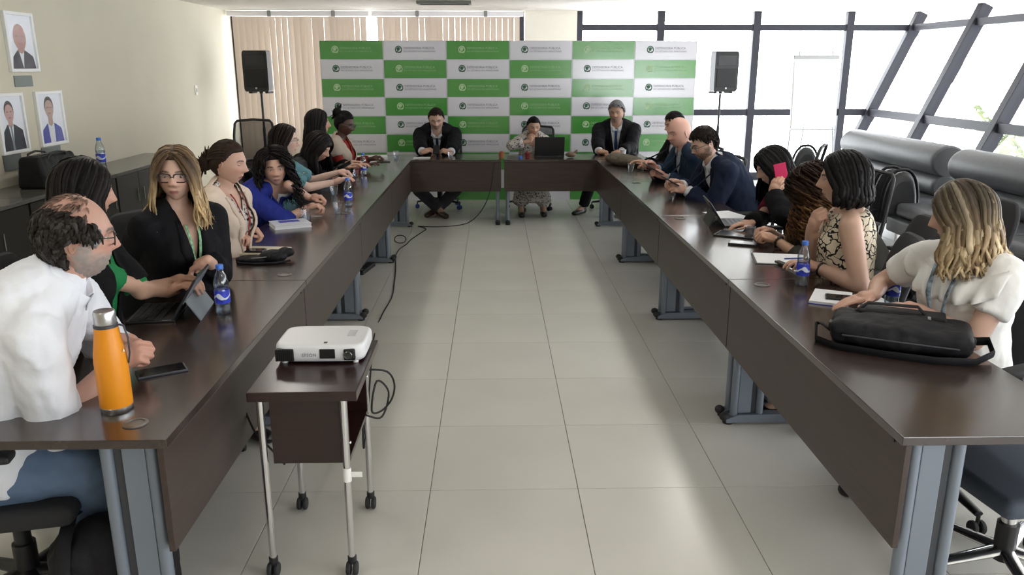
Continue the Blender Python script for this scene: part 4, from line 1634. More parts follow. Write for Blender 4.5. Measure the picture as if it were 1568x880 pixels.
def build_hair(sp, rng):
    st = sp['hair']
    hc = npv(sp['hair_col'])
    out = []

    def cap(*a, **k):
        c = k.pop('color', hc)
        v, f = hair_cap(sp, *a, **k)
        out.append((v, f, np.tile(c, (len(v), 1))))
    if st == 'bald':
        return None
    if st == 'balding':
        def ring(d):
            x, y, z = d[:, 0], d[:, 1], d[:, 2]
            top = .62 - .25 * sstep(y, -.2, .5)
            th = np.where(y > 0, -.02 + .35 * sstep(y, .2, .6), -.02 - .70 * sstep(-y, .0, .5))
            ear = sstep(np.abs(x), .70, .80) * sstep(y, -.42, -.30) * (1 - sstep(z, .10, .22))
            return sstep(z - th, -.05, .08) * (1 - sstep(z, top - .12, top + .12)) * (1 - sstep(y, .42, .62)) * (1 - ear)
        cap(.010, .004, ring, lump=.004)
        out.append(tufts(rng, sp, 1100, ring, .0050, .036, .013, cols=[hc, hc * .8, hc * 1.2, (.045, .042, .04)]))

        def thin(d):
            return .5 * sstep(d[:, 2], .45, .65) * (1 - sstep(d[:, 1], .25, .42))
        out.append(tufts(rng, sp, 150, thin, .0022, .036, .003, cols=[(.16, .10, .08), (.11, .075, .06), (.20, .13, .10)], curl=.25))
        # grey temple
        def temple(d): return sstep(d[:, 1], .25, .35) * (1 - sstep(d[:, 1], .55, .62)) * sstep(d[:, 2], -.02, .06) * (1 - sstep(d[:, 2], .28, .4))
        out.append(tufts(rng, sp, 60, temple, .0042, .022, .004, cols=[(.32, .32, .32), (.22, .22, .22)]))
    elif st == 'short':
        fr = sp.get('front', .66)
        line0 = std_line(fr, .14, -.50, True)

        def line(d):
            ear = sstep(np.abs(d[:, 0]), .72, .82) * sstep(d[:, 1], -.42, -.30) * (1 - sstep(d[:, 2], .12, .24))
            return line0(d) * (1 - ear)
        cap(.006, sp.get('top', .018), line, lump=.003, lump_s=80)
        out.append(tufts(rng, sp, sp.get('ntuft', 420), lambda d: line(d) * (d[:, 2] > -.3), .0050, .030, sp.get('top', .018) * .75, cols=[hc, hc * .8, hc * 1.35], curl=.35))
    elif st == 'hood':
        # smooth dark hair hanging forward as one mass
        line = std_line(.40, -.5, -.95)
        cap(.026, .024, line, extra=lambda d: .012 * sstep(-d[:, 1], -.2, .8))
        out.append(locks(rng, sp, 230, sp.get('L', .22), r=.009, t0=.028, face_open=60, drop_out=.03, wave=.006, cols=[(hc, hc), (hc * 1.5, hc)]))
    elif st in ('long', 'straight', 'curly', 'bob'):
        line = std_line(sp.get('front', .60), -.10, -.8)
        cap(.012, sp.get('top', .016), line)
        kw = dict(part=sp.get('part', 0.0))
        cols = sp.get('cols')
        if cols:
            cols = [(npv(a), npv(b)) for a, b in cols]
        else:
            cols = [(hc, hc), (hc * 1.5, hc * 1.4), (hc * .7, hc * .8)]
        n = sp.get('nlock', 150)
        if st == 'straight':
            out.append(locks(rng, sp, n, sp.get('L', .25), r=.0072, t0=.020, wave=.006, face_open=sp.get('open', 64), cols=cols, drop_out=.012, curl_in=.0, **kw))
        elif st == 'long':
            out.append(locks(rng, sp, n, sp.get('L', .22), r=.0070, t0=.022, wave=sp.get('wave', .012), wfreq=1.1, face_open=sp.get('open', 62), cols=cols, drop_out=.02, **kw))
        elif st == 'bob':
            out.append(locks(rng, sp, n, sp.get('L', .10), r=.0085, t0=.030, wave=.003, face_open=sp.get('open', 66), cols=cols, drop_out=.016, curl_in=.05, tip=.55, **kw))
        else:
            out.append(locks(rng, sp, n, sp.get('L', .24), r=.0056, t0=sp.get('vol', .040), wave=.016, wfreq=2.2, coil=sp.get('coil', .012), face_open=sp.get('open', 58), cols=cols, drop_out=sp.get('vol', .040) + .005, spread=.8, segs=22, **kw))
    elif st == 'bun':
        line = std_line(.62, .10, -.62)
        cap(.009, .012, line, lump=.002)
        bp = sp.get('bun', (0, -.115, .02, .042))
        B = Blob()
        B.add(ellipsoid(bp[:3], (bp[3], bp[3] * .9, bp[3])))
        B.add(capsule((0, -.08, bp[2] * .7), .03, bp[:3], .026))
        v, f = B.remesh(.006, 2)
        out.append((v, f, np.tile(hc, (len(v), 1))))
        vs, fs, cs, cnt = [], [], [], 0
        for k in range(sp.get('wisps', 22)):
            a = rng.uniform(0, 6.28)
            el = rng.uniform(-.9, .9)
            dv = Vector((math.cos(a), -.2 + .5 * math.sin(a) * rng.random(), math.sin(a))).normalized()
            p = Vector(bp[:3]) + dv * bp[3] * .9
            tg = dv.cross(Vector((0, 1, 0))).normalized()
            pts = [p - tg * .03 - dv * .006, p, p + tg * .03, p + tg * .05 + dv * .02 * rng.uniform(.2, 2)]
            m = MB(); m.tube(pts, [.006, .009, .007, .002], 5, flat=(1, .5))
            vs.append(npv(m.v)); cs.append(np.tile(hc * rng.uniform(.7, 1.4), (len(m.v), 1)))
            fs += [tuple(i + cnt for i in q) for q in m.f]; cnt += len(m.v)
        out.append((np.vstack(vs), fs, np.vstack(cs)))
        # strands combed back over the skull
        line2 = line

        def comb(n):
            vs, fs, cs, cnt = [], [], [], 0
            for k in range(n):
                th = rng.uniform(-1.25, 1.25)
                d0 = Vector((math.sin(th) * .95, .52 - .35 * abs(math.sin(th)), .85 * math.cos(th) + .02)).normalized()
                d1 = (Vector(bp[:3])).normalized()
                pts = []
                for i in range(8):
                    d = d0.slerp(d1, .05 + .9 * i / 7)
                    pts.append(Vector(head_base(np.array([d]), sp.get('male', False))[0]) + d * .0115)
                m = MB(); m.tube(pts, [.002, .006, .007, .007, .007, .007, .006, .005], 5, flat=(1, .5))
                vs.append(npv(m.v)); cs.append(np.tile(hc * rng.uniform(.7, 1.5), (len(m.v), 1)))
                fs += [tuple(i + cnt for i in q) for q in m.f]; cnt += len(m.v)
            return np.vstack(vs), fs, np.vstack(cs)
        out.append(comb(60))
    return cat_meshes(out)


# ------------------------------------------------------------------ glasses
def build_glasses(parent, Mh, col=(.01, .01, .012), sp_r=.0021):
    fm = mat('glasses_frame_%.2f' % col[0], col, .3)
    g_ = empty('glasses')
    g_.parent = parent
    m = MB()
    for s in (-1, 1):
        pts = []
        for i in range(17):
            a = 2 * PI * i / 16
            cx = math.copysign(abs(math.cos(a)) ** .6, math.cos(a)) * .0265
            cz = math.copysign(abs(math.sin(a)) ** .6, math.sin(a)) * .0185
            pts.append((s * .0325 + cx, .0985 - .10 * (abs(s * .0325 + cx)) ** 1.6, .002 + cz))
        m.tube(pts, sp_r, 6, cap=False)
        m.tube([(s * .059, .0955, .008), (s * .072, .085, .009), (s * .079, .03, .006), (s * .079, -.012, .002), (s * .078, -.022, -.012)], .0018, 6)
    m.tube([(-.007, .101, .006), (0, .104, .008), (.007, .101, .006)], .0019, 6)
    m.v = [tuple(Mh @ Vector(p)) for p in m.v]
    m.build('rims', fm, g_, smooth=True)
    for s in (-1, 1):
        l = MB()
        pts = []
        for i in range(16):
            a = 2 * PI * i / 16
            cx = math.copysign(abs(math.cos(a)) ** .6, math.cos(a)) * .0255
            cz = math.copysign(abs(math.sin(a)) ** .6, math.sin(a)) * .0178
            x_ = s * .0325 + cx
            pts.append(tuple(Mh @ Vector((x_, .0982 - .10 * abs(x_) ** 1.6, .002 + cz))))
        l.add(pts, [tuple(range(16))])
        l.build('lens', mat_glass('spectacle_lens', gloss=.05), g_)
    return g_


# ------------------------------------------------------------------ body
TORSO_M = [(-.20, .10, .09, 0), (-.13, .165, .125, 0), (0, .178, .138, .0), (.2, .168, .132, .005), (.4, .166, .128, .008), (.6, .180, .130, .010), (.78, .186, .122, .006), (.90, .168, .100, -.005), (.97, .110, .075, -.012), (1.02, .066, .062, -.014)]
TORSO_F = [(-.20, .10, .09, 0), (-.13, .172, .130, 0), (0, .180, .136, .0), (.2, .152, .118, .004), (.4, .138, .106, .006), (.6, .150, .112, .010), (.78, .156, .106, .004), (.90, .142, .088, -.005), (.97, .098, .066, -.012), (1.02, .055, .054, -.014)]


class Fig:
    pass


def ik(sh, wr, l1, l2, pole):
    d = wr - sh
    L = d.length
    mx = (l1 + l2) * .998
    if L > mx:
        k = L / mx
        l1, l2 = l1 * k, l2 * k
        L = d.length
    t = d.normalized()
    a = (l1 * l1 - l2 * l2 + L * L) / (2 * L)
    h = math.sqrt(max(l1 * l1 - a * a, 1e-8))
    p = pole - t * pole.dot(t)
    p = p.normalized() if p.length > 1e-5 else t.orthogonal().normalized()
    return sh + t * a + p * h


def superring(c, xa, ya, w, d, n=28, e=2.35):
    pts = []
    for j in range(n):
        a = 2 * PI * j / n
        ca, sa = math.cos(a), math.sin(a)
        cx = math.copysign(abs(ca) ** (2 / e), ca)
        sy = math.copysign(abs(sa) ** (2 / e), sa)
        pts.append(list(c + xa * (cx * w) + ya * (sy * d)))
    return np.array(pts)


def wrinkle(v, f, amp, scale=(9, 9, 9), seed=0):
    me = bpy.data.meshes.new('t')
    me.from_pydata(v.tolist(), [], f)
    me.update()
    nrm = np.empty(len(v) * 3)
    me.vertex_normals.foreach_get('vector', nrm)
    nrm = nrm.reshape(-1, 3)
    bpy.data.meshes.remove(me)
    off = Vector((seed * 3.1, seed * 1.7, seed))
    h = npv([noise.noise(Vector((p[0] * scale[0], p[1] * scale[1], p[2] * scale[2])) + off) + .5 * noise.noise(Vector((p[0] * scale[0], p[1] * scale[1], p[2] * scale[2])) * 2.3 + off) for p in v])
    h = 1 - 2 * np.abs(h)          # ridged folds
    return v + nrm * (h * amp)[:, None]


def cut_front(v, f, fig, wedge):
    """open the front of a garment: wedge = (apex_v, slope, offset_u, back_limit) in the chest frame"""
    apex, k, u0, ymin = wedge
    bm = bmesh.new()
    vs = [bm.verts.new(p) for p in v]
    for q in f:
        try:
            bm.faces.new([vs[i] for i in q])
        except ValueError:
            pass
    Mc, Mi = fig.Mchest, fig.Mchest_i
    for s in (-1, 1):
        # plane through (u = u0 + s*0, v=apex) with direction (s*k, 1)
        co = Mc @ Vector((u0 + s * .0, 0, apex))
        no = (Mc.to_3x3() @ Vector((s * 1.0, 0, -k))).normalized()
        bmesh.ops.bisect_plane(bm, geom=bm.verts[:] + bm.edges[:] + bm.faces[:], plane_co=co, plane_no=no, dist=1e-5)
    dele = []
    for fc in bm.faces:
        p = Mi @ fc.calc_center_median()
        if p.y > ymin and p.z > apex and abs(p.x - u0) < (p.z - apex) * k:
            dele.append(fc)
    bmesh.ops.delete(bm, geom=dele, context='FACES')
    bm.verts.index_update()
    v2 = np.array([list(q.co) for q in bm.verts])
    f2 = [tuple(q.index for q in fc.verts) for fc in bm.faces]
    bm.free()
    return v2, f2


def chest_patch(fig, bvh, rows_uv, off=.006, thick=None):
    """rows of (u,v) chest coordinates dropped onto a garment from the front -> sheet verts/faces"""
    rows = []
    for row in rows_uv:
        r_ = []
        for (u, v_) in row:
            o = fig.Mchest @ Vector((u, .45, v_))
            dr = fig.Mchest.to_3x3() @ Vector((0, -1, 0))
            hit = bvh.ray_cast(o, dr, .8)
            p = hit[0] if hit[0] is not None else bvh.find_nearest(fig.Mchest @ Vector((u, .04, v_)))[0]
            r_.append(p - dr * off)
        rows.append(r_)
    m = MB()
    m.grid(rows)
    return m


def sheet(m, name, material, parent, th=.003):
    o = m.build(name, material, parent, smooth=True)
    md = o.modifiers.new('thickness', 'SOLIDIFY')
    md.thickness = th
    md.offset = 0
    return o


def make_person(sp):
    """build one seated figure; all geometry is local to an Empty on the floor below the hips"""
    rng = np.random.default_rng(sp.get('seed', 1))
    male = sp.get('male', False)
    s = sp.get('scale', 1.0)
    hd_w = Vector(sp['head'])
    A = R(sp['heading'])
    fwd = Vector((math.sin(A), math.cos(A), 0))
    near = sp.get('near', False)
    vox = sp.get('vox', .009 if near else .012)
    pitch = R(sp.get('pitch', 0))
    hh = R(sp.get('look', sp['heading']))
    roll = R(sp.get('roll', 0))
    lookf = Vector((math.sin(hh), math.cos(hh), 0))
    # neck base from the head
    nb = hd_w - (lookf * .5 + fwd * .5).normalized() * (.028 + .10 * math.sin(pitch)) * s - Vector((0, 0, .112 + .018 * math.cos(pitch))) * s
    hipz = .535
    Ls = (.54 if male else .51) * s
    dz = nb.z - hipz
    off = math.sqrt(max(Ls * Ls - dz * dz, .0009)) if dz < Ls else .03
    off = min(off, .36)
    off = sp.get('off', off)
    hip_w = nb - fwd * off
    side = sp.get('side', 0.0)
    rightw = Vector((fwd.y, -fwd.x, 0))
    hip_w = hip_w - rightw * side
    root = empty('person', (hip_w.x, hip_w.y, 0), -A, sp['label'], 'person', sp.get('group'))
    Wm = Matrix.Translation((hip_w.x, hip_w.y, 0)) @ Matrix.Rotation(-A, 4, 'Z')
    Wi = Wm.inverted()
    fig = Fig()
    fig.root = root
    fig.Wm, fig.Wi = Wm, Wi
    fig.hip_w = hip_w
    L = lambda p: Wi @ Vector(p)
    LD = lambda d: (Wi.to_3x3() @ Vector(d))
    hd = L(hd_w)
    N = L(nb)
    H = Vector((0, 0, hipz))
    # spine: quadratic curve
    ctrl = H + Vector((0, sp.get('slouch', -.02), .30 * s)) + Vector((N.x, N.y, 0)) * .22

    def spine(t):
        if t < 0:
            d = (ctrl - H).normalized()
            return H + d * t * .5
        if t > 1:
            d = (N - ctrl).normalized()
            return N + d * (t - 1) * .5
        return H * (1 - t) ** 2 + ctrl * 2 * t * (1 - t) + N * t * t

    def frame(t):
        e = .03
        up = (spine(t + e) - spine(t - e)).normalized()
        tw = R(sp.get('twist', 0)) * max(0, min(1, t))
        xr = Vector((math.cos(tw), -math.sin(tw), 0))
        xr = (xr - up * xr.dot(up)).normalized()
        yf = up.cross(xr)
        return up, xr, yf
    girth = sp.get('girth', 1.0)
    belly = sp.get('belly', 0.0)

    def torso(g, t0=-.3, t1=1.1, top_shrink=0.0):
        rings = []
        for (t, w, d, ys) in (TORSO_M if male else TORSO_F):
            if t < t0 or t > t1:
                continue
            up, xr, yf = frame(t)
            bl_ = belly * max(0, 1 - abs(t - .25) / .4)
            c = spine(t) + yf * (ys * s + bl_ * .5)
            k = girth if t < .9 else 1 + (girth - 1) * .4
            rings.append(superring(c, xr, yf, w * s * k + g, d * s * k + g + bl_ * .5))
        return ring_loft(rings)
    up6, x6, y6 = frame(.6)
    c6 = spine(.6)
    fig.Mchest = Matrix(((x6.x, y6.x, up6.x, c6.x), (x6.y, y6.y, up6.y, c6.y), (x6.z, y6.z, up6.z, c6.z), (0, 0, 0, 1)))
    fig.Mchest_i = fig.Mchest.inverted()
    fig.s = s
    upS, xS, yS = frame(.86)
    cS = spine(.88)
    shw = (.190 if male else .163) * s * (1 + (girth - 1) * .6)
    arms = {}
    for sd, key in ((1, 'R'), (-1, 'L')):
        a = sp['arms'][key]
        sh = cS + xS * (sd * shw) - upS * .012 * s + yS * a.get('shf', .015)
        wr = L(a['wrist'])
        l1, l2 = (.285 if male else .265) * s, (.250 if male else .232) * s
        if 'elbow' in a:
            pole = L(a['elbow']) - (sh + wr) / 2
        else:
            pole = Vector((sd * a.get('out', .6), a.get('back', -.35), a.get('down', -.8)))
        el = ik(sh, wr, l1, l2, pole)
        fd = LD(a['dir']) if 'dir' in a else (wr - el)
        fd.normalize()
        nz = LD(a.get('dorsal', (0, 0, 1)))
        arms[key] = (sd, sh, el, wr, fd, nz, a.get('pose', 'rest'))
    fig.arms = arms
    ar = (.050, .041, .040, .028) if male else (.043, .036, .034, .0245)
    ar = tuple(q * s * sp.get('armg', 1.0) for q in ar)
    legs = {}
    for sd, key in ((1, 'R'), (-1, 'L')):
        lg = sp.get('legs', {}).get(key, {})
        hj = H + Vector((sd * .085 * s, .02, -.005))
        kn = L(lg['knee']) if 'knee' in lg else Vector((sd * .13, .42 * s, .505))
        an = L(lg['ankle']) if 'ankle' in lg else Vector((sd * .12, .20 * s, .095))
        tdir = LD(lg['toe']).normalized() if 'toe' in lg else Vector((sd * .15, 1, 0)).normalized()
        legs[key] = (sd, hj, kn, an, tdir)
    # ---------------- body skin
    B = Blob()
    B.add(torso(0))
    B.add(capsule(N - (N - spine(.9)).normalized() * .03, .060 * s if male else .050 * s, hd + Vector((0, 0, -.03)), (.058 if male else .046) * s))
    if not male:
        bust = sp.get('bust', 1.0)
        for sd in (1, -1):
            c = fig.Mchest @ Vector((sd * .068 * s, .085 * s, .035 * s))
            B.add(ellipsoid(c, (.062 * s * bust, .055 * s * bust, .062 * s * bust), fig.Mchest))
    for (sd, sh, el, wr, fd, nz, pose) in arms.values():
        B.add(capsule(cS + xS * (sd * shw * .55) + upS * .012, .050 * s, sh, ar[0] * 1.08))
        B.add(capsule(N + upS * .008 * s - yS * .012, .032 * s, sh + upS * .004, .036 * s))
        B.add(capsule(sh, ar[0] * 1.08, el, ar[1]))
        md_ = el.lerp(wr, .32)
        B.add(capsule(el, ar[1] * .98, md_, ar[2] * 1.04))
        B.add(capsule(md_, ar[2] * 1.04, wr, ar[3]))
        B.add(capsule(wr, ar[3], wr + fd * .03, ar[3] * .95))
    tr = (.088, .060, .058, .038)
    for (sd, hj, kn, an, td) in legs.values():
        B.add(capsule(hj, tr[0] * s * girth, kn, tr[1] * s))
        B.add(capsule(kn, tr[1] * .95 * s, kn.lerp(an, .35), tr[2] * s))
        B.add(capsule(kn.lerp(an, .35), tr[2] * s, an, tr[3] * s))
        B.add(capsule(an, .036 * s, an + td * .11 * s + Vector((0, 0, -.045)), .030 * s))
    bv, bf = B.remesh(sp.get('bvox', .0135), 2)
    sk = npv(sp['skin'])
    nn = npv([noise.noise(Vector(p) * 14) for p in bv])
    bc = np.tile(sk, (len(bv), 1)) * (1 + .06 * nn)[:, None]
    lst = [(bv, bf, bc)]
    # hands
    for (sd, sh, el, wr, fd, nz, pose) in arms.values():
        hv, hf = hand_mesh(pose, .0045 if near else .0055)
        hv = hv * s * (1.0 if male else .92)
        if sd < 0:
            hv = hv * npv((-1, 1, 1))
            hf = [q[::-1] for q in hf]
        # right hand mesh has the thumb on -x: palm down, thumb points inwards
        yv = fd
        zv = (nz - yv * nz.dot(yv)).normalized()
        xv = yv.cross(zv)
        Rm = np.array([[xv.x, yv.x, zv.x], [xv.y, yv.y, zv.y], [xv.z, yv.z, zv.z]])
        hv2 = hv @ Rm.T + npv(wr)
        hc_ = sk * npv((1.03, .95, .93))
        lst.append((hv2, hf, np.tile(hc_, (len(hv2), 1))))
    # head
    hv, hf, hcol = head_mesh(sp, near)
    hl = hh - A
    Rh = Matrix.Rotation(-hl, 3, 'Z') @ Matrix.Rotation(-pitch, 3, 'X') @ Matrix.Rotation(roll, 3, 'Y')
    hs = s * sp.get('head_scale', 1.0)
    hv2 = (hv * hs) @ npv(Rh).T + npv(hd)
    lst.append((hv2, hf, hcol))
    fig.Mhead = Matrix.Translation(hd) @ Rh.to_4x4() @ Matrix.Scale(hs, 4)
    fig.hd = hd
    v, f, c = cat_meshes(lst)
    np_object('body', v, f, M_SKIN, root, c)
    # ---------------- hair
    hr = build_hair(sp, rng)
    if hr is not None:
        v, f, c = hr
        pit = sp.get('hair_upright', .8)       # falling hair hangs straight even when the head tips
        zf = np.clip((-.02 - v[:, 2]) / .10, 0, 1) * pit
        Rw = Matrix.Rotation(-hl, 3, 'Z')
        va = (v * hs) @ npv(Rh).T
        p0 = npv((0, 0, 0))
        vb = (v * hs) @ npv(Rw).T
        # keep the ear-level anchor where the tipped head carries it
        anc = v.copy(); anc[:, 2] = np.maximum(anc[:, 2], -.02)
        sh_ = ((anc * hs) @ npv(Rh).T) - ((anc * hs) @ npv(Rw).T)
        vb = vb + sh_
        vv = va * (1 - zf)[:, None] + vb * zf[:, None] + npv(hd)
        if sp.get('hair_push'):
            # strands rest on the shoulders and chest instead of passing through
            tv, tf = torso(.012)
            tb = BVHTree.FromPolygons([Vector(p) for p in tv], tf)
            low = np.where(vv[:, 2] < hd.z - .10)[0]
            for i in low:
                p = Vector(vv[i])
                loc, no, idx, di = tb.find_nearest(p)
                if (p - loc).dot(no) < .008:
                    vv[i] = loc + no * (.008 + .012 * rng.random())
        np_object('hair', vv, f, M_HAIR, root, c)
    if sp.get('glasses'):
        build_glasses(root, fig.Mhead, sp['glasses'] if isinstance(sp['glasses'], tuple) else (.01, .01, .012), sp.get('rim', .0021))
    # ---------------- clothes
    fig.outer = None

    def sleeve(Bl, g0, g1, frac, loose=0.0):
        for (sd, sh, el, wr, fd, nz, pose) in arms.values():
            Bl.add(capsule(cS + xS * (sd * shw * .5) + upS * .010, .050 * s + g0, sh, ar[0] * 1.08 + g0))
            Bl.add(capsule(N + upS * .008 * s - yS * .012, .034 * s + g0, sh + upS * .004, .038 * s + g0))
            if frac <= .5:
                e2 = sh.lerp(el, frac * 2)
                rr = ar[0] * 1.08 + (ar[1] - ar[0] * 1.08) * frac * 2
                Bl.add(capsule(sh, ar[0] * 1.08 + g0, e2, rr + g1 + loose, flat1=True))
            else:
                Bl.add(capsule(sh, ar[0] * 1.08 + g0, el, ar[1] + (g0 + g1) / 2 + loose * .5))
                w2 = el.lerp(wr, (frac - .5) * 2)
                rr = ar[1] + (ar[3] - ar[1]) * (frac - .5) * 2
                Bl.add(capsule(el, ar[1] + (g0 + g1) / 2 + loose * .5, w2, rr + g1 + loose, flat1=True))

    def garment(name, g, material, frac, cut=None, t0=-.16, t1=.985, loose=.006, wr_amp=.004, bustg=True, seed=1, smooth=2, sleeves=True, cloth_mats=None, extra=None):
        Bl = Blob()
        Bl.add(torso(g, t0, t1))
        if not male and bustg:
            bust = sp.get('bust', 1.0)
            for sd in (1, -1):
                c = fig.Mchest @ Vector((sd * .066 * s, .085 * s, .035 * s))
                Bl.add(ellipsoid(c, tuple((q * s * bust + g) for q in (.064, .055, .064)), fig.Mchest))
            c = fig.Mchest @ Vector((0, .070 * s, .03 * s))
            Bl.add(ellipsoid(c, ((.085 * s + g), .055 * s + g * .5, .06 * s + g), fig.Mchest))
        if sleeves:
            sleeve(Bl, g, g + .002, frac, loose)
        if extra:
            extra(Bl)
        v, f = Bl.remesh(vox, smooth)
        if wr_amp:
            v = wrinkle(v, f, wr_amp, (11, 11, 7), seed)
        bv_ = BVHTree.FromPolygons([Vector(p) for p in v], f)
        if cut:
            v, f = cut_front(v, f, fig, cut)
        o = np_object(name, v, f, material, root)
        if cut:
            md = o.modifiers.new('cloth_thickness', 'SOLIDIFY')
            md.thickness = .004
            md.offset = 1
        fig.outer = bv_
        return o, bv_
    fig.garment = garment
    fig.frame, fig.spine, fig.torso_fn, fig.legs, fig.ar = frame, spine, torso, legs, ar
    fig.vox, fig.male, fig.N, fig.sp, fig.rng = vox, male, N, sp, rng
    fig.shw, fig.cS, fig.xS, fig.upS, fig.yS = shw, cS, xS, upS, yS
    # trousers / skirt
    bt = sp.get('bottom')
    if bt:
        Bl = Blob()
        Bl.add(torso(.012, -.3, .13))
        for (sd, hj, kn, an, td) in legs.values():
            g = bt.get('g', .010)
            Bl.add(capsule(hj, tr[0] * s * girth + g, kn, tr[1] * s + g * 1.2))
            fr_ = bt.get('frac', 1.0)
            e = kn.lerp(an, fr_ * .97)
            Bl.add(capsule(kn, tr[1] * s * .97 + g * 1.2, e, tr[3] * s + g * 1.6 + bt.get('loose', .006), flat1=True))
        if bt.get('skirt'):
            ks = [legs[k_][2] for k_ in ('R', 'L')]
            an_ = [legs[k_][3] for k_ in ('R', 'L')]
            kc, ac = (ks[0] + ks[1]) / 2, (an_[0] + an_[1]) / 2
            Bl.add(capsule(H + Vector((0, .1, -.02)), .10, kc + Vector((0, 0, -.01)), .085, sq=((1, 0, 0), 1.9)))
            ln = bt['skirt']
            Bl.add(capsule(kc, .085, kc.lerp(ac, ln), .12, flat1=True, sq=((1, 0, 0), 2.0)))
        v, f = Bl.remesh(vox * 1.6, 2)
        v = wrinkle(v, f, bt.get('wr', .005), (9, 9, 13), 5)
        np_object('skirt' if bt.get('skirt') else 'trousers', v, f, bt['mat'], root)
    # shoes
    sm = sp.get('shoe', mat('black_shoe_leather', (.012, .011, .011), .3))
    for (sd, hj, kn, an, td) in legs.values():
        Bl = Blob()
        heel = an + Vector((0, 0, -an.z + .040)) - td * .02
        if an.z > .16:
            heel = an + Vector((0, 0, -.06)) - td * .02
        toe = heel + td * .19 * s + Vector((0, 0, -.010))
        Bl.add(capsule(heel, .037, heel + td * .08, .036))
        Bl.add(capsule(heel + td * .08, .037, toe, .030, sq=((td.y, -td.x, 0), 1.3)))
        Bl.add(capsule(an + Vector((0, 0, .0)), .042, heel, .036))
        v, f = Bl.remesh(.012, 2)
        zmin = heel.z - .038
        v[:, 2] = np.maximum(v[:, 2], zmin)
        np_object('shoe', v, f, sm, root)
    return fig


# clothing details -----------------------------------------------------------
def lapels(fig, bvh, material, apex, k, top=.205, wtop=.02, wmid=.07, off=.007):
    s = fig.s
    for sd in (1, -1):
        rows = []
        n = 12
        for i in range(n + 1):
            w = i / n
            v_ = apex + (top - apex) * w
            u_in = (v_ - apex) * k
            if w < .62:
                wd = wmid * (w / .62) ** .8
            elif w < .70:
                wd = wmid * (1 - .35 * (w - .62) / .08)
            else:
                wd = wmid * .65 + (wtop - wmid * .65) * (w - .70) / .30
            rows.append([(sd * (u_in - .004 + wd * q), v_) for q in (0, .5, 1)])
        m = chest_patch(fig, bvh, rows, off)
        sheet(m, 'lapel', material, fig.root, .004)


def tie(fig, bvh, material, top=.185, bottom=-.20):
    rows = []
    for i in range(11):
        w = i / 10
        v_ = top + (bottom - top) * w
        hw = (.017 if w < .12 else .013 + .026 * (w - .12))
        rows.append([(u * hw, v_) for u in (-1, -.4, .4, 1)])
    m = chest_patch(fig, bvh, rows, .007)
    sheet(m, 'necktie', material, fig.root, .005)


def collar(fig, material, open_deg=16, h=.034, r=1.0):
    """turned-down shirt collar around the neck"""
    s = fig.s
    up, xr, yf = fig.frame(.985)
    c = fig.spine(1.0)
    r0 = (.066 if fig.male else .056) * s * r
    rows = []
    n = 28
    for (rr, z) in ((r0, -.012), (r0 * .98, h), (r0 * 1.04, h + .004), (r0 * 1.22, h * .35), (r0 * 1.42, -.012)):
        row = []
        for i in range(n + 1):
            a = R(open_deg) + (2 * PI - 2 * R(open_deg)) * i / n
            fz = z - (.028 * max(0, math.cos(a)) if rr > r0 * 1.1 else .018 * max(0, math.cos(a)))
            row.append(c + xr * (math.sin(a) * rr) + yf * (math.cos(a) * rr * 1.02 + .004) + up * fz)
        rows.append(row)
    m = MB()
    m.grid(rows)
    return sheet(m, 'collar', material, fig.root, .003)


def strap_v(fig, bvh, material, top_u=.07, top_v=.20, end_u=0.0, end_v=-.14, w=.008, name='lanyard', badge=None, off=.012):
    for sd in (1, -1):
        rows = []
        for i in range(13):
            t = i / 12
            u = sd * top_u * (1 - t) + end_u
            v_ = top_v + (end_v - top_v) * t
            rows.append([(u - w / 2, v_), (u + w / 2, v_)])
        m = chest_patch(fig, bvh, rows, off)
        sheet(m, name, material, fig.root, .002)
    if badge:
        rows = [[(end_u + x, end_v - y) for x in (-.028, 0, .028)] for y in (0, .045, .09)]
        m = chest_patch(fig, bvh, rows, off + .004)
        sheet(m, 'badge', badge, fig.root, .002)
# ================================================================== PEOPLE: the nineteen figures
LIGHT = (.56, .36, .28)
TAN = (.47, .285, .205)
OLIVE = (.50, .31, .22)
PALE = (.62, .42, .345)
DARK = (.070, .036, .026)
BLACKHAIR = (.010, .008, .008)
DKBROWN = (.028, .017, .012)

def cloth(*a, **k):
    k.setdefault('spec', .12)
    return mat(*a, **k)


M_WSHIRT = cloth('white_linen_shirt', (.74, .76, .82), .8, bump=.35, bump_scale=18, noise_amt=.02)
M_JEANS = cloth('washed_denim', (.13, .19, .30), .85, noise_amt=.25, noise_scale=7, bump=.2, bump_scale=40)
M_DRESS = cloth('dark_trouser_cloth', (.018, .018, .022), .85, bump=.1, bump_scale=60)
M_GREYT = cloth('grey_trouser_cloth', (.05, .052, .06), .85, bump=.1, bump_scale=60)
M_BLAZER = cloth('black_blazer_cloth', (.0075, .0075, .0095), .75, bump=.12, bump_scale=50)
M_SUIT = cloth('black_suit_cloth', (.008, .008, .011), .7, bump=.1, bump_scale=50)
M_NAVY = cloth('navy_suit_cloth', (.012, .018, .040), .75, bump=.1, bump_scale=50)
M_NAVY2 = cloth('blue_grey_suit_cloth', (.018, .034, .065), .75, bump=.1, bump_scale=50)
M_CREAM = cloth('cream_blazer_cloth', (.60, .49, .41), .8, bump=.15, bump_scale=40)
M_BLUEJ = cloth('royal_blue_blazer_cloth', (.018, .028, .20), .75, bump=.12, bump_scale=40)
M_GREENT = cloth('green_blouse_cloth', (.015, .17, .055), .65, bump=.1, bump_scale=40)
M_WHITEC = cloth('white_cotton', (.72, .72, .74), .8, bump=.15, bump_scale=40)
M_BEIGE = cloth('beige_vest_cloth', (.36, .30, .25), .85, bump=.2, bump_scale=40)
M_REDS = cloth('red_shirt_cloth', (.20, .018, .015), .75, bump=.1, bump_scale=40)
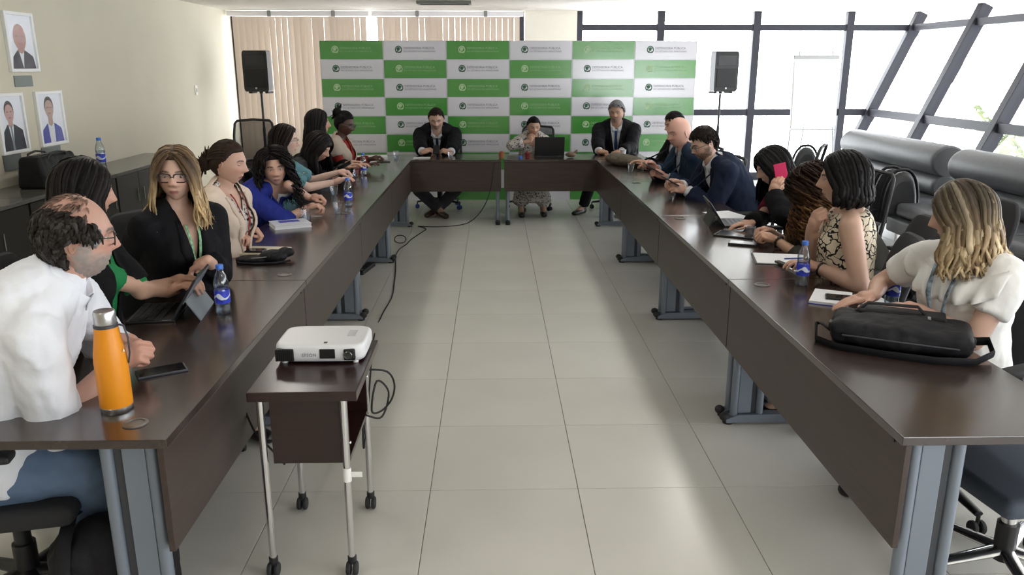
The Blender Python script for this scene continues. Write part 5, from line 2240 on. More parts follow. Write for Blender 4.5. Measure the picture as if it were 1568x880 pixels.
M_WINE = cloth('wine_red_cloth', (.10, .010, .022), .8, bump=.1, bump_scale=40)
M_BLKC = cloth('black_knit', (.008, .008, .009), .9, bump=.2, bump_scale=90)
M_CREAMB = cloth('white_blouse_cloth', (.80, .80, .80), .75, bump=.3, bump_scale=26)
M_TEALP = mat_print('teal_print_cloth', (.10, .22, .26), (.012, .10, .05), 22, 'blot', (.42, .48, .50))
M_BWP = mat_print('black_white_print_cloth', (.56, .52, .50), (.03, .022, .025), 44, 'blot', (.05, .04, .04))
M_LEAFP = mat_print('cream_cloth_black_drawing', (.64, .56, .44), (.015, .015, .018), 21, 'line')
M_BWTOP = mat_print('small_black_white_print', (.60, .56, .52), (.03, .03, .03), 40, 'blot')
M_TIE = cloth('navy_tie_silk', (.010, .022, .05), .45)
M_TIE2 = cloth('blue_tie_silk', (.03, .06, .16), .4, noise_amt=.5, noise_scale=60)
M_LANG = cloth('green_lanyard', (.25, .48, .28), .6, noise_amt=.6, noise_scale=60)
M_LANR = cloth('red_lanyard', (.25, .03, .03), .6)
M_LANW = cloth('pale_lanyard', (.60, .62, .66), .6)
M_LANC = cloth('multicolour_lanyard', (.22, .28, .34), .6, noise_amt=.9, noise_scale=45)
M_BADGE = cloth('badge_card', (.70, .72, .74), .4)


def arm(wx, wy, tx, ty, pose='rest', Y=None, dorsal=(0, 0, 1), elbow=None, Yt=None, **k):
    """wrist and finger-tip pixels at the sitter's own distance, never below the desk top"""
    w_ = at(wx, wy, Y=Y)
    if w_.z < .778:
        w_.z = .778
    t_ = at(tx, ty, Y=Yt if Yt is not None else Y)
    if t_.z < .765:
        t_.z = .765
    d = dict(wrist=w_, dir=(t_ - w_).normalized(), pose=pose, dorsal=dorsal)
    if elbow is not None:
        d['elbow'] = elbow
    d.update(k)
    return d


SITTERS = []


def hd(x, y, Y): return at(x, y, Y=Y)


# ---- near end of the portrait-wall side: man in white shirt
f = make_person(dict(label='balding bearded man in a white shirt leaning on the desk beside the orange bottle', male=True, near=True, vox=.009, bvox=.011, scale=1.07, girth=1.12, belly=.05, seed=3,
    head=hd(116, 362, 2.45), heading=78, look=62, pitch=6, skin=(.50, .29, .225), hair='balding', hair_col=(.022, .018, .016), brow=(.08, .07, .065), beard=((.26, .25, .24), .92, 0), off=.30, slouch=-.10,
    glasses=(.02, .016, .014), lid=.45,
    arms=dict(R=arm(176, 556, 216, 536, 'fist', 2.5, dorsal=(.2, -.6, .6), elbow=at(30, 622, Z=.80), shf=.06), L=arm(176, 520, 214, 528, 'fist', 2.6, dorsal=(.1, .6, .7), elbow=at(95, 470, Z=.85), shf=.05)),
    bottom=dict(mat=M_JEANS, g=.016, wr=.008), shoe=mat('tan_shoe_leather', (.16, .08, .05), .4),
    legs=dict(R=dict(knee=(-1.30, 2.34, .52), ankle=(-1.36, 2.52, .095), toe=(1, .2, 0)), L=dict(knee=(-1.24, 2.62, .50), ankle=(-1.42, 2.80, .095), toe=(1, 0, 0)))))
SITTERS.append((f, 'the bearded man in white', 'padded', dict(top=1.0)))
_, b = f.garment('shirt', .020, M_WSHIRT, .56, loose=.020, wr_amp=.008, seed=4, t1=1.03)
collar(f, M_WSHIRT, 20, .036, 1.05)
P1 = f

# ---- woman in green top behind him
f = make_person(dict(label='black-haired woman in a green top typing on the tablet, half hidden by the bearded man', near=True, vox=.010, seed=5,
    head=hd(128, 294, 3.05), heading=84, look=54, pitch=8, skin=TAN, hair='straight', hair_col=BLACKHAIR, L=.24, nlock=240, hair_push=True, part=.1,
    arms=dict(R=arm(256, 448, 290, 432, 'type', 3.3, elbow=at(150, 470, Z=.86)), L=arm(262, 432, 292, 424, 'type', 3.4, elbow=at(170, 420, Z=.95))),
    bottom=dict(mat=M_DRESS)))
SITTERS.append((f, 'the woman in the green top', 'padded', dict(top=1.04, arms=False)))
_, b = f.garment('blouse', .007, M_GREENT, .46, wr_amp=.004, seed=2)
_, b2 = f.garment('cardigan', .016, M_BLKC, .42, cut=(-.30, .16, 0, .02), wr_amp=.004, seed=3)

# ---- blonde woman in black blazer
f = make_person(dict(label='blonde woman with black glasses and black blazer looking towards the camera', near=True, vox=.009, seed=7, scale=1.0,
    head=hd(269, 268, 3.62), heading=130, look=168, pitch=2, roll=-2, skin=(.60, .385, .30), lip=(.36, .10, .11), hair='long', hair_col=(.07, .045, .028), hair_push=True, L=.21, wave=.014, nlock=320, part=.02, open=50, front=.66,
    cols=[((.075, .048, .030), (.44, .30, .15)), ((.11, .07, .042), (.56, .41, .23)), ((.05, .032, .022), (.34, .22, .11)), ((.24, .16, .085), (.60, .46, .28))], glasses=True, rim=.0027, lid=.25, brow=(.06, .04, .03),
    arms=dict(R=arm(250, 430, 284, 424, 'type', 3.55, elbow=at(212, 420, Y=3.65)), L=arm(318, 397, 300, 408, 'type', 3.5, elbow=at(335, 380, Y=3.8))),
    bottom=dict(mat=M_DRESS)))
SITTERS.append((f, 'the blonde woman in the black blazer', 'padded', dict(top=1.08, arms=False)))
_, b = f.garment('blouse', .006, M_BLKC, .2, cut=(-.03, .19, 0, .0), wr_amp=.003, seed=2)
_, b2 = f.garment('blazer', .018, M_BLAZER, .82, cut=(-.11, .17, 0, .0), wr_amp=.005, seed=8)
lapels(f, b2, M_BLAZER, -.11, .17, top=.19, wmid=.06)
strap_v(f, b, M_LANG, .030, .17, .0, -.12, .011, off=.022)

# ---- woman in cream blazer
f = make_person(dict(label='dark-haired woman in a cream blazer with her hair tied back', near=True, vox=.010, seed=9,
    head=hd(349, 250, 4.4), heading=100, look=97, pitch=8, skin=(.53, .325, .25), lip=(.30, .10, .09), hair='bun', hair_col=DKBROWN, bun=(0, -.125, -.015, .045), wisps=46, lid=.75,
    arms=dict(R=arm(350, 372, 376, 356, 'grip', 4.35, elbow=at(328, 372, Y=4.3)), L=arm(372, 352, 392, 352, 'grip', 4.5)),
    bottom=dict(mat=M_DRESS)))
SITTERS.append((f, 'the woman in the cream blazer', 'padded', dict(top=.92)))
_, b = f.garment('blouse', .007, M_BWTOP, .3, wr_amp=.003, seed=2, cut=(.10, .8, 0, .02))
_, b2 = f.garment('blazer', .020, M_CREAM, .96, cut=(-.22, .22, 0, .0), wr_amp=.006, seed=5, loose=.010)
lapels(f, b2, M_CREAM, -.22, .22, top=.19, wmid=.06)
strap_v(f, b, M_LANR, .055, .20, .0, -.12, .009, off=.016)

# ---- woman in blue blazer
f = make_person(dict(label='curly black-haired woman in a royal blue blazer looking at the camera', near=True, vox=.010, seed=11,
    head=hd(420, 258, 5.45), heading=112, look=160, pitch=4, roll=4, skin=(.52, .32, .245), lip=(.30, .13, .12), hair='curly', hair_col=BLACKHAIR, L=.26, nlock=440, coil=.014, open=56, front=.62, lid=.3, part=.15,
    arms=dict(R=arm(470, 318, 502, 311, 'grip', 5.5, elbow=at(432, 328, Y=5.35)), L=arm(474, 303, 500, 300, 'grip', 5.6, elbow=at(450, 290, Y=5.5))),
    bottom=dict(mat=M_DRESS)))
SITTERS.append((f, 'the woman in the blue blazer', 'padded', dict(top=.9)))
_, b = f.garment('blouse', .007, M_WHITEC, .2, wr_amp=.003, seed=2, cut=(.08, .4, 0, .02))
_, b2 = f.garment('blazer', .018, M_BLUEJ, .62, cut=(-.18, .15, 0, .0), wr_amp=.006, seed=6, loose=.008)
lapels(f, b2, M_BLUEJ, -.18, .15, top=.19, wmid=.05)

# ---- woman in teal print, profile
f = make_person(dict(label='dark-haired woman in a teal printed blouse reaching across the desk, seen in profile', seed=13,
    head=hd(436, 216, 6.3), heading=86, look=82, pitch=2, skin=PALE, hair='long', hair_col=(.014, .009, .008), L=.16, nlock=200, open=80, part=.05, glasses=(.30, .27, .25), lid=.3,
    arms=dict(R=arm(512, 279, 538, 268, 'rest', 6.4, elbow=at(455, 285, Y=6.2)), L=arm(518, 264, 542, 262, 'grip', 6.6)),
    bottom=dict(mat=M_DRESS)))
SITTERS.append((f, 'the woman in the teal print', 'mesh', dict(top=.95, arms=False)))
_, b = f.garment('blouse', .012, M_TEALP, .40, wr_amp=.005, seed=3, loose=.012)

# ---- woman in dark jacket looking down
f = make_person(dict(label='black-haired woman in a dark jacket looking down at the phone in her hand', seed=15,
    head=hd(488, 226, 6.95), heading=98, look=112, pitch=24, skin=TAN, hair='hood', hair_col=BLACKHAIR, L=.20, hair_push=True, lid=.8,
    arms=dict(R=arm(508, 270, 524, 258, 'phone', 6.9, dorsal=(0, -.5, .5), elbow=at(480, 274, Y=6.8)), L=arm(528, 256, 545, 250, 'rest', 7.1)),
    bottom=dict(mat=M_DRESS)))
SITTERS.append((f, 'the woman in the dark jacket', 'mesh', dict(top=.95, arms=False)))
_, b = f.garment('blouse', .007, mat('taupe_blouse', (.16, .10, .085), .8), .3, wr_amp=.003, seed=2)
_, b2 = f.garment('jacket', .018, mat('charcoal_jacket', (.012, .013, .016), .8, bump=.15, bump_scale=50), .97, cut=(-.25, .24, 0, .0), wr_amp=.006, seed=7, loose=.008)
strap_v(f, b, M_LANW, .05, .20, .0, -.10, .010, off=.014)

# ---- woman mostly hidden behind
f = make_person(dict(label='dark-haired woman in black mostly hidden behind the one looking at her phone', seed=17,
    head=hd(487, 189, 7.5), heading=84, look=72, pitch=0, skin=TAN, hair='long', hair_col=BLACKHAIR, L=.20, nlock=180, lid=.3,
    arms=dict(R=arm(540, 256, 556, 250, 'rest', 7.4), L=arm(532, 250, 546, 247, 'rest', 7.6)), bottom=dict(mat=M_DRESS)))
SITTERS.append((f, 'the half hidden woman in black', 'mesh', dict(top=.95, arms=False)))
f.garment('sweater', .014, M_BLKC, .97, wr_amp=.004, seed=3)

# ---- woman with bun, beige vest
f = make_person(dict(label='woman with a high dark bun, beige vest and red scarf', seed=19,
    head=hd(527, 190, 7.95), heading=100, look=104, pitch=16, skin=DARK, lip=(.10, .03, .03), hair='bun', hair_col=(.006, .005, .005), bun=(0, -.095, .085, .05), wisps=26, lid=.7, glasses=(.10, .09, .08),
    arms=dict(R=arm(556, 256, 572, 248, 'rest', 7.9), L=arm(570, 243, 584, 239, 'grip', 8.2)), bottom=dict(mat=M_DRESS)))
SITTERS.append((f, 'the woman with the high bun', 'mesh', dict(top=.95, arms=False)))
_, b = f.garment('shirt', .008, M_REDS, .90, wr_amp=.004, seed=2, loose=.008)
_, b2 = f.garment('vest', .020, M_BEIGE, .16, cut=(-.30, .17, 0, .0), wr_amp=.005, seed=7)
_m = chest_patch(f, b, [[(u - .06 + .05 * i / 8, .20 - .30 * i / 8) for u in (0, .035)] for i in range(9)], .012)
sheet(_m, 'scarf', M_REDS, f.root, .006)

# ---- head desk: man with tie
MS = mat('white_dress_shirt', (.66, .68, .74), .7)
f = make_person(dict(label='man in black suit and navy tie at the head desk, reading his phone', male=True, seed=21, scale=1.08, girth=1.04,
    head=hd(668, 182, 9.82), heading=180, look=178, pitch=24, skin=LIGHT, hair='short', hair_col=(.020, .014, .012), front=.72, top=.012, lid=.8, beard=((.10, .07, .06), .35, 0),
    arms=dict(R=arm(647, 233, 662, 228, 'phone', 9.4, dorsal=(-.6, -.3, .5), elbow=at(618, 240, Y=9.65)), L=arm(690, 234, 674, 229, 'phone', 9.4, dorsal=(.6, -.3, .5), elbow=at(720, 240, Y=9.65))),
    bottom=dict(mat=M_GREYT), shoe=mat('brown_shoe_leather', (.05, .025, .018), .35),
    legs=dict(R=dict(knee=at(640, 290, Y=9.75), ankle=at(674, 322, Y=9.58), toe=(.5, -1, 0)), L=dict(knee=at(698, 290, Y=9.75), ankle=at(664, 326, Y=9.66), toe=(-.4, -1, 0)))))
SITTERS.append((f, 'the man with the navy tie', 'mesh', dict(top=.98, wheels='blue', turn=12)))
_, b = f.garment('shirt', .008, MS, .96, wr_amp=.002, seed=2)
collar(f, MS, 14)
tie(f, b, M_TIE)
_, b2 = f.garment('jacket', .024, M_SUIT, .90, cut=(-.16, .15, 0, .0), wr_amp=.006, seed=4, loose=.010)
lapels(f, b2, M_SUIT, -.16, .15, top=.19, wmid=.065)

# ---- head desk: woman with laptop
HF2 = hd(817, 194, 9.80)
f = make_person(dict(label='woman in a black and white printed dress, chin on hand, behind the laptop', seed=23, scale=.97,
    head=HF2, heading=178, look=172, pitch=14, skin=OLIVE, hair='bun', hair_col=BLACKHAIR, bun=(0, -.11, -.06, .035), lid=.75, wisps=12, lip=(.26, .10, .10),
    arms=dict(R=dict(wrist=HF2 + Vector((-.05, -.13, -.16)), dir=(.35, .25, .8), dorsal=(-.2, -.9, .3), pose='chin', elbow=at(797, 241, Z=.79)), L=arm(850, 241, 835, 240, 'type', 9.5)),
    bottom=dict(mat=M_BWP, skirt=.86, g=.012, wr=.010), legs=dict(R=dict(knee=(.30, 9.72, .52), ankle=(.33, 9.62, .095), toe=(0, -1, 0)), L=dict(knee=(.62, 9.72, .52), ankle=(.60, 9.64, .095), toe=(0, -1, 0)))))
SITTERS.append((f, 'the woman behind the laptop', 'mesh', dict(top=1.0, turn=22)))
f.garment('blouse', .012, M_BWP, .80, wr_amp=.005, seed=5, loose=.016, cut=(.08, .5, 0, .02))

# ---- head desk: grey-haired man
f = make_person(dict(label='grey-haired man in black suit and blue tie with clasped hands before the banner', male=True, seed=25, scale=1.08, girth=1.06, belly=.02,
    head=hd(944, 172, 9.86), heading=192, look=200, pitch=8, skin=TAN, hair='short', hair_col=(.20, .20, .21), brow=(.12, .11, .11), front=.68, top=.022, lid=.7, beard=((.24, .21, .20), .35, 0),
    arms=dict(R=arm(917, 238, 934, 232, 'fist', 9.45, elbow=at(896, 236, Y=9.75)), L=arm(950, 240, 934, 235, 'fist', 9.45, elbow=at(982, 236, Y=9.75))),
    bottom=dict(mat=M_DRESS), legs=dict(R=dict(knee=(1.20, 9.60, .52), ankle=at(893, 316, Y=9.72), toe=(-.7, -.8, 0)), L=dict(knee=(1.55, 9.55, .52), ankle=(1.5, 9.6, .095), toe=(.2, -1, 0)))))
SITTERS.append((f, 'the grey-haired man', 'mesh', dict(top=.9, turn=8)))
_, b = f.garment('shirt', .008, MS, .96, wr_amp=.002, seed=2)
collar(f, MS, 14)
tie(f, b, M_TIE2)
strap_v(f, b, M_LANW, .06, .20, .0, -.16, .010, off=.016, badge=M_BADGE)
_, b2 = f.garment('jacket', .024, M_SUIT, .92, cut=(-.20, .16, 0, .0), wr_amp=.006, seed=9, loose=.010)
lapels(f, b2, M_SUIT, -.20, .16, top=.19, wmid=.06)

# ---- window side, far to near
f = make_person(dict(label='dark-haired man in black suit hidden behind the bald man', male=True, seed=27, scale=1.0,
    head=hd(1033, 190, 8.1), heading=262, look=255, pitch=16, skin=TAN, hair='short', hair_col=BLACKHAIR, top=.014, lid=.7,
    arms=dict(R=arm(990, 250, 980, 247, 'rest', 8.1), L=arm(1003, 256, 990, 252, 'rest', 8.0)), bottom=dict(mat=M_DRESS)))
SITTERS.append((f, 'the man hidden behind the bald man', 'mesh', dict(top=.95, arms=False)))
_, b = f.garment('shirt', .008, MS, .9, wr_amp=.002, seed=2)
collar(f, MS, 14)
_, b2 = f.garment('jacket', .022, M_SUIT, .95, cut=(-.18, .22, 0, .0), wr_amp=.006, seed=4, loose=.008)
lapels(f, b2, M_SUIT, -.18, .22)

f = make_person(dict(label='bald man in a blue suit holding a tablet over the desk', male=True, seed=29, scale=1.05, girth=1.10, belly=.03, head_scale=1.08,
    head=hd(1040, 203, 7.15), heading=262, look=246, pitch=12, skin=(.60, .345, .275), hair='bald', hair_col=(.10, .07, .06), lid=.75,
    arms=dict(R=arm(1004, 256, 992, 250, 'grip', 7.2, dorsal=(0, .6, .5)), L=arm(1018, 270, 1000, 262, 'grip', 7.1, dorsal=(0, -.6, .5), elbow=at(1068, 268, Y=7.0))), bottom=dict(mat=M_NAVY2)))
SITTERS.append((f, 'the bald man', 'mesh', dict(top=.95, arms=False)))
_, b = f.garment('shirt', .008, mat('pale_grey_shirt', (.34, .38, .45), .7), .96, wr_amp=.002, seed=2)
collar(f, mat('pale_grey_shirt', (.34, .38, .45), .7), 22)
_, b2 = f.garment('jacket', .024, M_NAVY2, .92, cut=(-.20, .18, 0, .0), wr_amp=.006, seed=6, loose=.010)
lapels(f, b2, M_NAVY2, -.20, .18)

f = make_person(dict(label='dark-haired bearded man in navy suit holding a phone above the desk', male=True, seed=31, scale=1.04, near=True, vox=.011,
    head=hd(1079, 220, 6.3), heading=264, look=262, pitch=24, skin=LIGHT, hair='short', hair_col=(.014, .010, .009), top=.024, front=.62, beard=((.030, .020, .016), .8, 0), glasses=(.05, .05, .05), lid=.7,
    arms=dict(R=arm(1042, 281, 1022, 278, 'phone', 6.35, dorsal=(0, .5, .5)), L=arm(1050, 290, 1026, 286, 'phone', 6.25, dorsal=(0, -.7, .5), elbow=at(1110, 292, Y=6.1))), bottom=dict(mat=M_NAVY)))
SITTERS.append((f, 'the bearded man in navy', 'mesh', dict(top=.95)))
_, b = f.garment('shirt', .008, MS, .98, wr_amp=.002, seed=2)
collar(f, MS, 20, .038)
_, b2 = f.garment('jacket', .024, M_NAVY, .90, cut=(-.22, .19, 0, .0), wr_amp=.007, seed=6, loose=.010)
lapels(f, b2, M_NAVY, -.22, .19)

HR4 = hd(1183, 256, 5.2)
f = make_person(dict(label='woman with sleek black hair holding a pink phone to her ear', seed=33, near=True, vox=.011,
    head=HR4, heading=266, look=268, pitch=22, skin=(.50, .32, .24), hair='hood', hair_col=(.007, .0065, .007), L=.22, hair_push=True, lid=.7,
    arms=dict(L=dict(wrist=HR4 + Vector((-.035, -.150, -.150)), dir=(.22, -.02, .9), dorsal=(-.55, -.75, .2), pose='phone', elbow=at(1175, 345, Z=.82)), R=arm(1150, 347, 1132, 343, 'rest', 5.0)), bottom=dict(mat=M_DRESS)))
SITTERS.append((f, 'the woman with the pink phone', 'mesh', dict(top=.9)))
_, b = f.garment('blouse', .008, M_WINE, .4, wr_amp=.004, seed=2)
_, b2 = f.garment('cardigan', .018, M_BLKC, .95, cut=(-.34, .20, 0, .0), wr_amp=.006, seed=6, loose=.010)
RP4 = f

f = make_person(dict(label='woman with long curly brown hair leaning in with clasped hands', seed=35, near=True, vox=.010,
    head=hd(1244, 292, 4.5), heading=276, look=300, pitch=18, skin=OLIVE, hair='curly', hair_col=(.045, .022, .012), L=.25, nlock=440, coil=.022, vol=.056, open=52, hair_upright=.7,
    cols=[((.020, .011, .008), (.10, .048, .020)), ((.035, .018, .010), (.17, .085, .035)), ((.016, .009, .007), (.055, .026, .013))], lid=.5,
    arms=dict(L=arm(1186, 366, 1160, 358, 'fist', 4.45, dorsal=(0, -.4, .9), elbow=at(1258, 372, Y=4.3)), R=arm(1180, 354, 1160, 352, 'fist', 4.6, dorsal=(0, .4, .9))), bottom=dict(mat=M_DRESS)))
SITTERS.append((f, 'the woman with curly brown hair', 'padded', dict(top=.92)))
_, b = f.garment('blouse', .010, mat('dark_olive_knit', (.018, .016, .012), .85, bump=.2, bump_scale=70), .70, wr_amp=.005, seed=4)
M_BRAC = mat('dark_bead_bracelet', (.03, .028, .02), .4)
_sd, _sh, _el, _wr, _fd, _nz, _p = f.arms['L']
_ax = (_wr - _el).normalized()
_x = _ax.orthogonal().normalized(); _y = _ax.cross(_x)
_m = MB()
for i in range(14):
    a_ = 2 * PI * i / 14
    _m.sphere(_wr - _ax * .03 + (_x * math.cos(a_) + _y * math.sin(a_)) * .032, .008, 8, 5)
_m.build('bracelet', M_BRAC, f.root, smooth=True)

HR6 = hd(1290, 276, 3.85)
f = make_person(dict(label='woman with a black bob and sleeveless patterned top, hand at her chin', seed=37, near=True, vox=.009, bvox=.011, scale=1.03, girth=1.06, armg=1.16,
    head=HR6, heading=284, look=289, pitch=2, skin=(.52, .335, .26), hair='bob', hair_col=(.011, .010, .011), L=.085, nlock=420, open=72, top=.026, part=.0, lid=.4,
    arms=dict(L=arm(1252, 410, 1222, 400, 'rest', 3.75, elbow=at(1302, 428, Y=3.6)), R=dict(wrist=at(1243, 350, Y=3.85), dir=at(1258, 316, Y=3.78) - at(1243, 350, Y=3.85), dorsal=(-.9, -.3, .1), pose='chin', elbow=at(1238, 402, Z=.78))),
    bottom=dict(mat=M_DRESS)))
SITTERS.append((f, 'the woman with the black bob', 'padded', dict(top=.95)))
_, b = f.garment('sleeveless_top', .010, M_LEAFP, .0, sleeves=False, wr_amp=.005, seed=4, t1=.99)
_sd, _sh, _el, _wr, _fd, _nz, _p = f.arms['L']
_ax = (_wr - _el).normalized()
_x = _ax.orthogonal().normalized(); _y = _ax.cross(_x)
_m = MB(); _m.tube([_wr - _ax * .02 + (_x * math.cos(2 * PI * i / 16) + _y * math.sin(2 * PI * i / 16)) * .031 for i in range(17)], .006, 8, cap=False)
_m.build('bracelet', M_BLACK, f.root, smooth=True)

f = make_person(dict(label='blonde woman in a white ruffled blouse with her head turned away', seed=39, near=True, vox=.009, bvox=.011, scale=1.02, girth=1.06, armg=1.10,
    head=hd(1473, 330, 3.0), heading=246, look=302, pitch=12, roll=0, skin=(.56, .36, .285), lip=(.40, .10, .12), hair='long', hair_col=(.075, .055, .038), L=.20, nlock=380, wave=.020, hair_push=True, top=.022, open=62, part=.05,
    cols=[((.075, .062, .046), (.36, .26, .16)), ((.050, .040, .032), (.24, .165, .095)), ((.15, .12, .085), (.50, .385, .24)), ((.10, .08, .06), (.42, .31, .18)), ((.22, .185, .14), (.56, .45, .30))], lid=.4,
    arms=dict(L=arm(1408, 474, 1362, 466, 'rest', 3.0, elbow=at(1520, 522, Y=2.75)), R=arm(1338, 452, 1292, 462, 'flat', 3.15, elbow=at(1385, 410, Y=3.3))),
    bottom=dict(mat=M_DRESS)))


SITTERS.append((f, 'the blonde woman in white', 'padded', dict(top=1.0)))
def puffs(Bl):
    for (sd, sh, el, wr, fd, nz, pose) in f.arms.values():
        Bl.add(capsule(sh.lerp(el, .10), .074, sh.lerp(el, .58), .064, flat1=True))


_, b = f.garment('blouse', .012, M_CREAMB, .2, wr_amp=.005, seed=4, t1=.95, extra=puffs, cut=(.10, .95, 0, .03))
# ruffle round the neckline, laid on the blouse
_dr = f.Mchest.to_3x3() @ Vector((0, -1, 0))
rows = []
for j in range(6):
    row = []
    for i in range(57):
        u = -.215 + .43 * i / 56
        v_ = .105 + .055 * (abs(u) / .2) ** 2 - .019 * j
        h_ = b.ray_cast(f.Mchest @ Vector((u, .5, v_)), _dr, .9)[0] or b.find_nearest(f.Mchest @ Vector((u, .05, v_)))[0]
        row.append(h_ - _dr * (.006 + (j / 5) * (.012 + .012 * math.sin(u * 95 + .6 * j))))
    rows.append(row)
_m = MB(); _m.grid(rows)
sheet(_m, 'ruffle', M_CREAMB, f.root, .003)
strap_v(f, b, M_LANC, .055, .17, .0, -.22, .016, off=.03)
RP7 = f


# ------------------------------------------------------------------ chairs under the sitters and the empty ones
for (fg, w_, kind, kw) in SITTERS:
    A_ = fg.sp['heading']
    fw_ = Vector((math.sin(R(A_)), math.cos(R(A_)), 0))
    p_ = fg.hip_w + fw_ * .05
    chair(p_.x, p_.y, A_ + kw.pop('turn', 0), kind, 'office chair under ' + w_, **kw)
chair(-2.60, 8.9, 165, 'mesh', 'empty black mesh-back chair beside the left loudspeaker stand', top=1.16)
chair(2.66, 7.30, 300, 'mesh', 'empty black mesh-back chair behind the man in the navy suit', top=1.06)
chair(2.55, 5.85, 250, 'mesh', 'empty black mesh-back chair behind the woman with the pink phone', top=.98)
chair(2.60, 4.55, 262, 'padded', 'empty charcoal padded chair between the curly-haired woman and the sofa', top=1.0)
_p = at(1536, 846, Z=.10)
chair(_p.x, _p.y, 262, 'padded', 'empty slate-blue chair with a chrome base at the near end of the window row', base='chrome', seat='slate', top=.95)

# ================================================================== SMALL THINGS
TZ = DESK_Z
M_PET = mat_glass('clear_pet_plastic', (.90, .94, .98), .10, .05)
M_WATER = mat_glass('water', (.86, .92, .97), .04, .02)
M_BCAP = mat('blue_cap_plastic', (.04, .16, .62), .4)
M_BLABEL = mat('blue_label', (.03, .05, .50), .35, noise_amt=.7, noise_scale=40)
M_CUP = mat_glass('clear_cup_plastic', (.90, .90, .93), .16, .12)
M_PAPER = mat('white_paper', (.76, .77, .80), .8)
M_CREAMP = mat('cream_paper', (.66, .60, .45), .8)
M_SCREEN = mat('dark_screen', (.008, .008, .010), .12)
M_GREYM = mat('grey_shell', (.16, .18, .21), .4)
M_ALU = mat('aluminium', (.55, .56, .58), .3, metal=.9)
M_NYLON = mat('black_nylon', (.008, .008, .011), .6, spec=.25, bump=.25, bump_scale=300)


def on(x, y, z=TZ): return at(x, y, Z=z)


def water_bottle(p, lab, h=.215, group='water bottles'):
    s = h / .215
    o = empty('water_bottle', p, 0, lab, 'bottle', group)
    o.scale = (s, s, s)
    prof = [(.0, .002), (.024, 0), (.029, .006), (.0305, .02), (.029, .035), (.0305, .05), (.0305, .105), (.0285, .112), (.0305, .125), (.029, .145), (.022, .168), (.0145, .185), (.0135, .196)]
    MB().lathe(prof, 20).build('bottle_body', M_PET, o, smooth=True)
    MB().lathe([(0, .003), (.027, .004), (.0285, .02), (.0285, .105), (.0265, .112), (.0285, .128), (0, .128)], 16).build('water', M_WATER, o, smooth=50)
    MB().lathe([(.0310, .050), (.0312, .052), (.0312, .103), (.0310, .105)], 20).build('label', M_BLABEL, o, smooth=True)
    m = MB()
    rows = []
    for i in range(37):
        a = 2 * PI * i / 36
        w_ = .004 + .008 * max(0, math.sin(a * 3))
        zc = .078 + .007 * math.sin(a * 3 + 1)
        rows.append([(.0316 * math.cos(a), .0316 * math.sin(a), zc + w_), (.0316 * math.cos(a), .0316 * math.sin(a), zc - w_)])
    m.grid(rows)
    m.build('label_print', mat('label_white', (.70, .76, .86), .4), o, smooth=True)
    MB().lathe([(.0, .212), (.0145, .212), (.0155, .209), (.0155, .194), (.0, .194)][::-1], 18).build('cap', M_BCAP, o, smooth=40)
    return o


water_bottle(on(343, 480), 'small water bottle with blue cap beside the tablet stand')
water_bottle(on(534, 316), 'small water bottle with blue label beside two plastic cups')
water_bottle(on(557, 268), 'small water bottle with blue label farthest along the portrait-wall row')
water_bottle(on(1227, 436), 'small water bottle with blue cap in front of the open notebook')
b_ = water_bottle(on(1364, 468), 'small water bottle before the blonde woman in white')
p = at(157, 259, Z=.80)
water_bottle((p.x, p.y, .80), 'large water bottle standing on the black cabinet', .30)


def cup(p, lab, h=.085):
    o = empty('plastic_cup', p, 0, lab, 'cup', 'clear plastic cups')
    m = MB()
    prof = [(0, .001), (.022, .001), (.0235, .004)]
    for k in range(9):
        z = .004 + (h - .006) * (k + 1) / 9
        prof.append((.0235 + .0115 * z / h + (.0007 if k % 2 else 0), z))
    prof += [(.0375, h - .001), (.0375, h + .001), (.0355, h + .001)]
    m.lathe(prof, 20)
    m.build('cup_wall', M_CUP, o, smooth=True)
    MB().lathe([(0, .004), (.0225, .004), (.026, h * .45), (0, h * .45)], 16).build('water', M_WATER, o, smooth=50)
    return o


for (x, y, lab) in ((470, 339, 'clear plastic cup behind the white book'), (518, 327, 'clear plastic cup next to the blue blazer sleeve'),
                    (512, 300, 'clear plastic cup beside the hand of the woman in teal'), (545, 272, 'clear plastic cup before the woman in the dark jacket'),
                    (607, 243, 'clear plastic cup at the corner with the head desk'), (1036, 294, 'clear plastic cup by the hands of the bearded man in navy'),
                    (966, 264, 'clear plastic cup in front of the grey-brown bag'), (690, 243, 'clear plastic cup beside the man with the navy tie')):
    cup(on(x, y), lab)
o = MB().lathe([(0, 0), (.026, 0), (.034, .08), (.035, .082), (.033, .082), (.026, .006), (0, .006)], 18).build('paper_cup', mat('white_cup', (.75, .75, .78), .5), smooth=40)
o.location = Vector((1.49, 9.28, TZ))
tag(o, 'white cup in front of the grey-haired man', 'cup')

# ---- orange flask
pb = on(180, 627)
fl = empty('steel_flask', pb, R(14), 'orange insulated bottle with steel cap beside the man in white', 'bottle')
M_ORANGE = mat('orange_lacquer', (.75, .27, .012), .38, spec=.4)
M_BRUSH = mat('brushed_steel', (.55, .55, .56), .28, metal=1.0)
hz = at(170, 474, Y=pb.y + .0).z - TZ
k = hz / .30
MB().lathe([(.0435 * k, .018 * k), (.0440 * k, .022 * k), (.0440 * k, .150 * k), (.042 * k, .175 * k), (.037 * k, .205 * k), (.033 * k, .235 * k), (.0315 * k, .252 * k)], 32).build('lacquered_body', M_ORANGE, fl, smooth=40)
MB().lathe([(0, 0), (.042 * k, 0), (.0440 * k, .003 * k), (.0440 * k, .018 * k), (.0435 * k, .0185 * k)], 32).build('steel_base', M_BRUSH, fl, smooth=40)
MB().lathe([(.0325 * k, .251 * k), (.0325 * k, .258 * k), (.030 * k, .259 * k)], 28).build('neck_band', M_STEELD, fl, smooth=40)
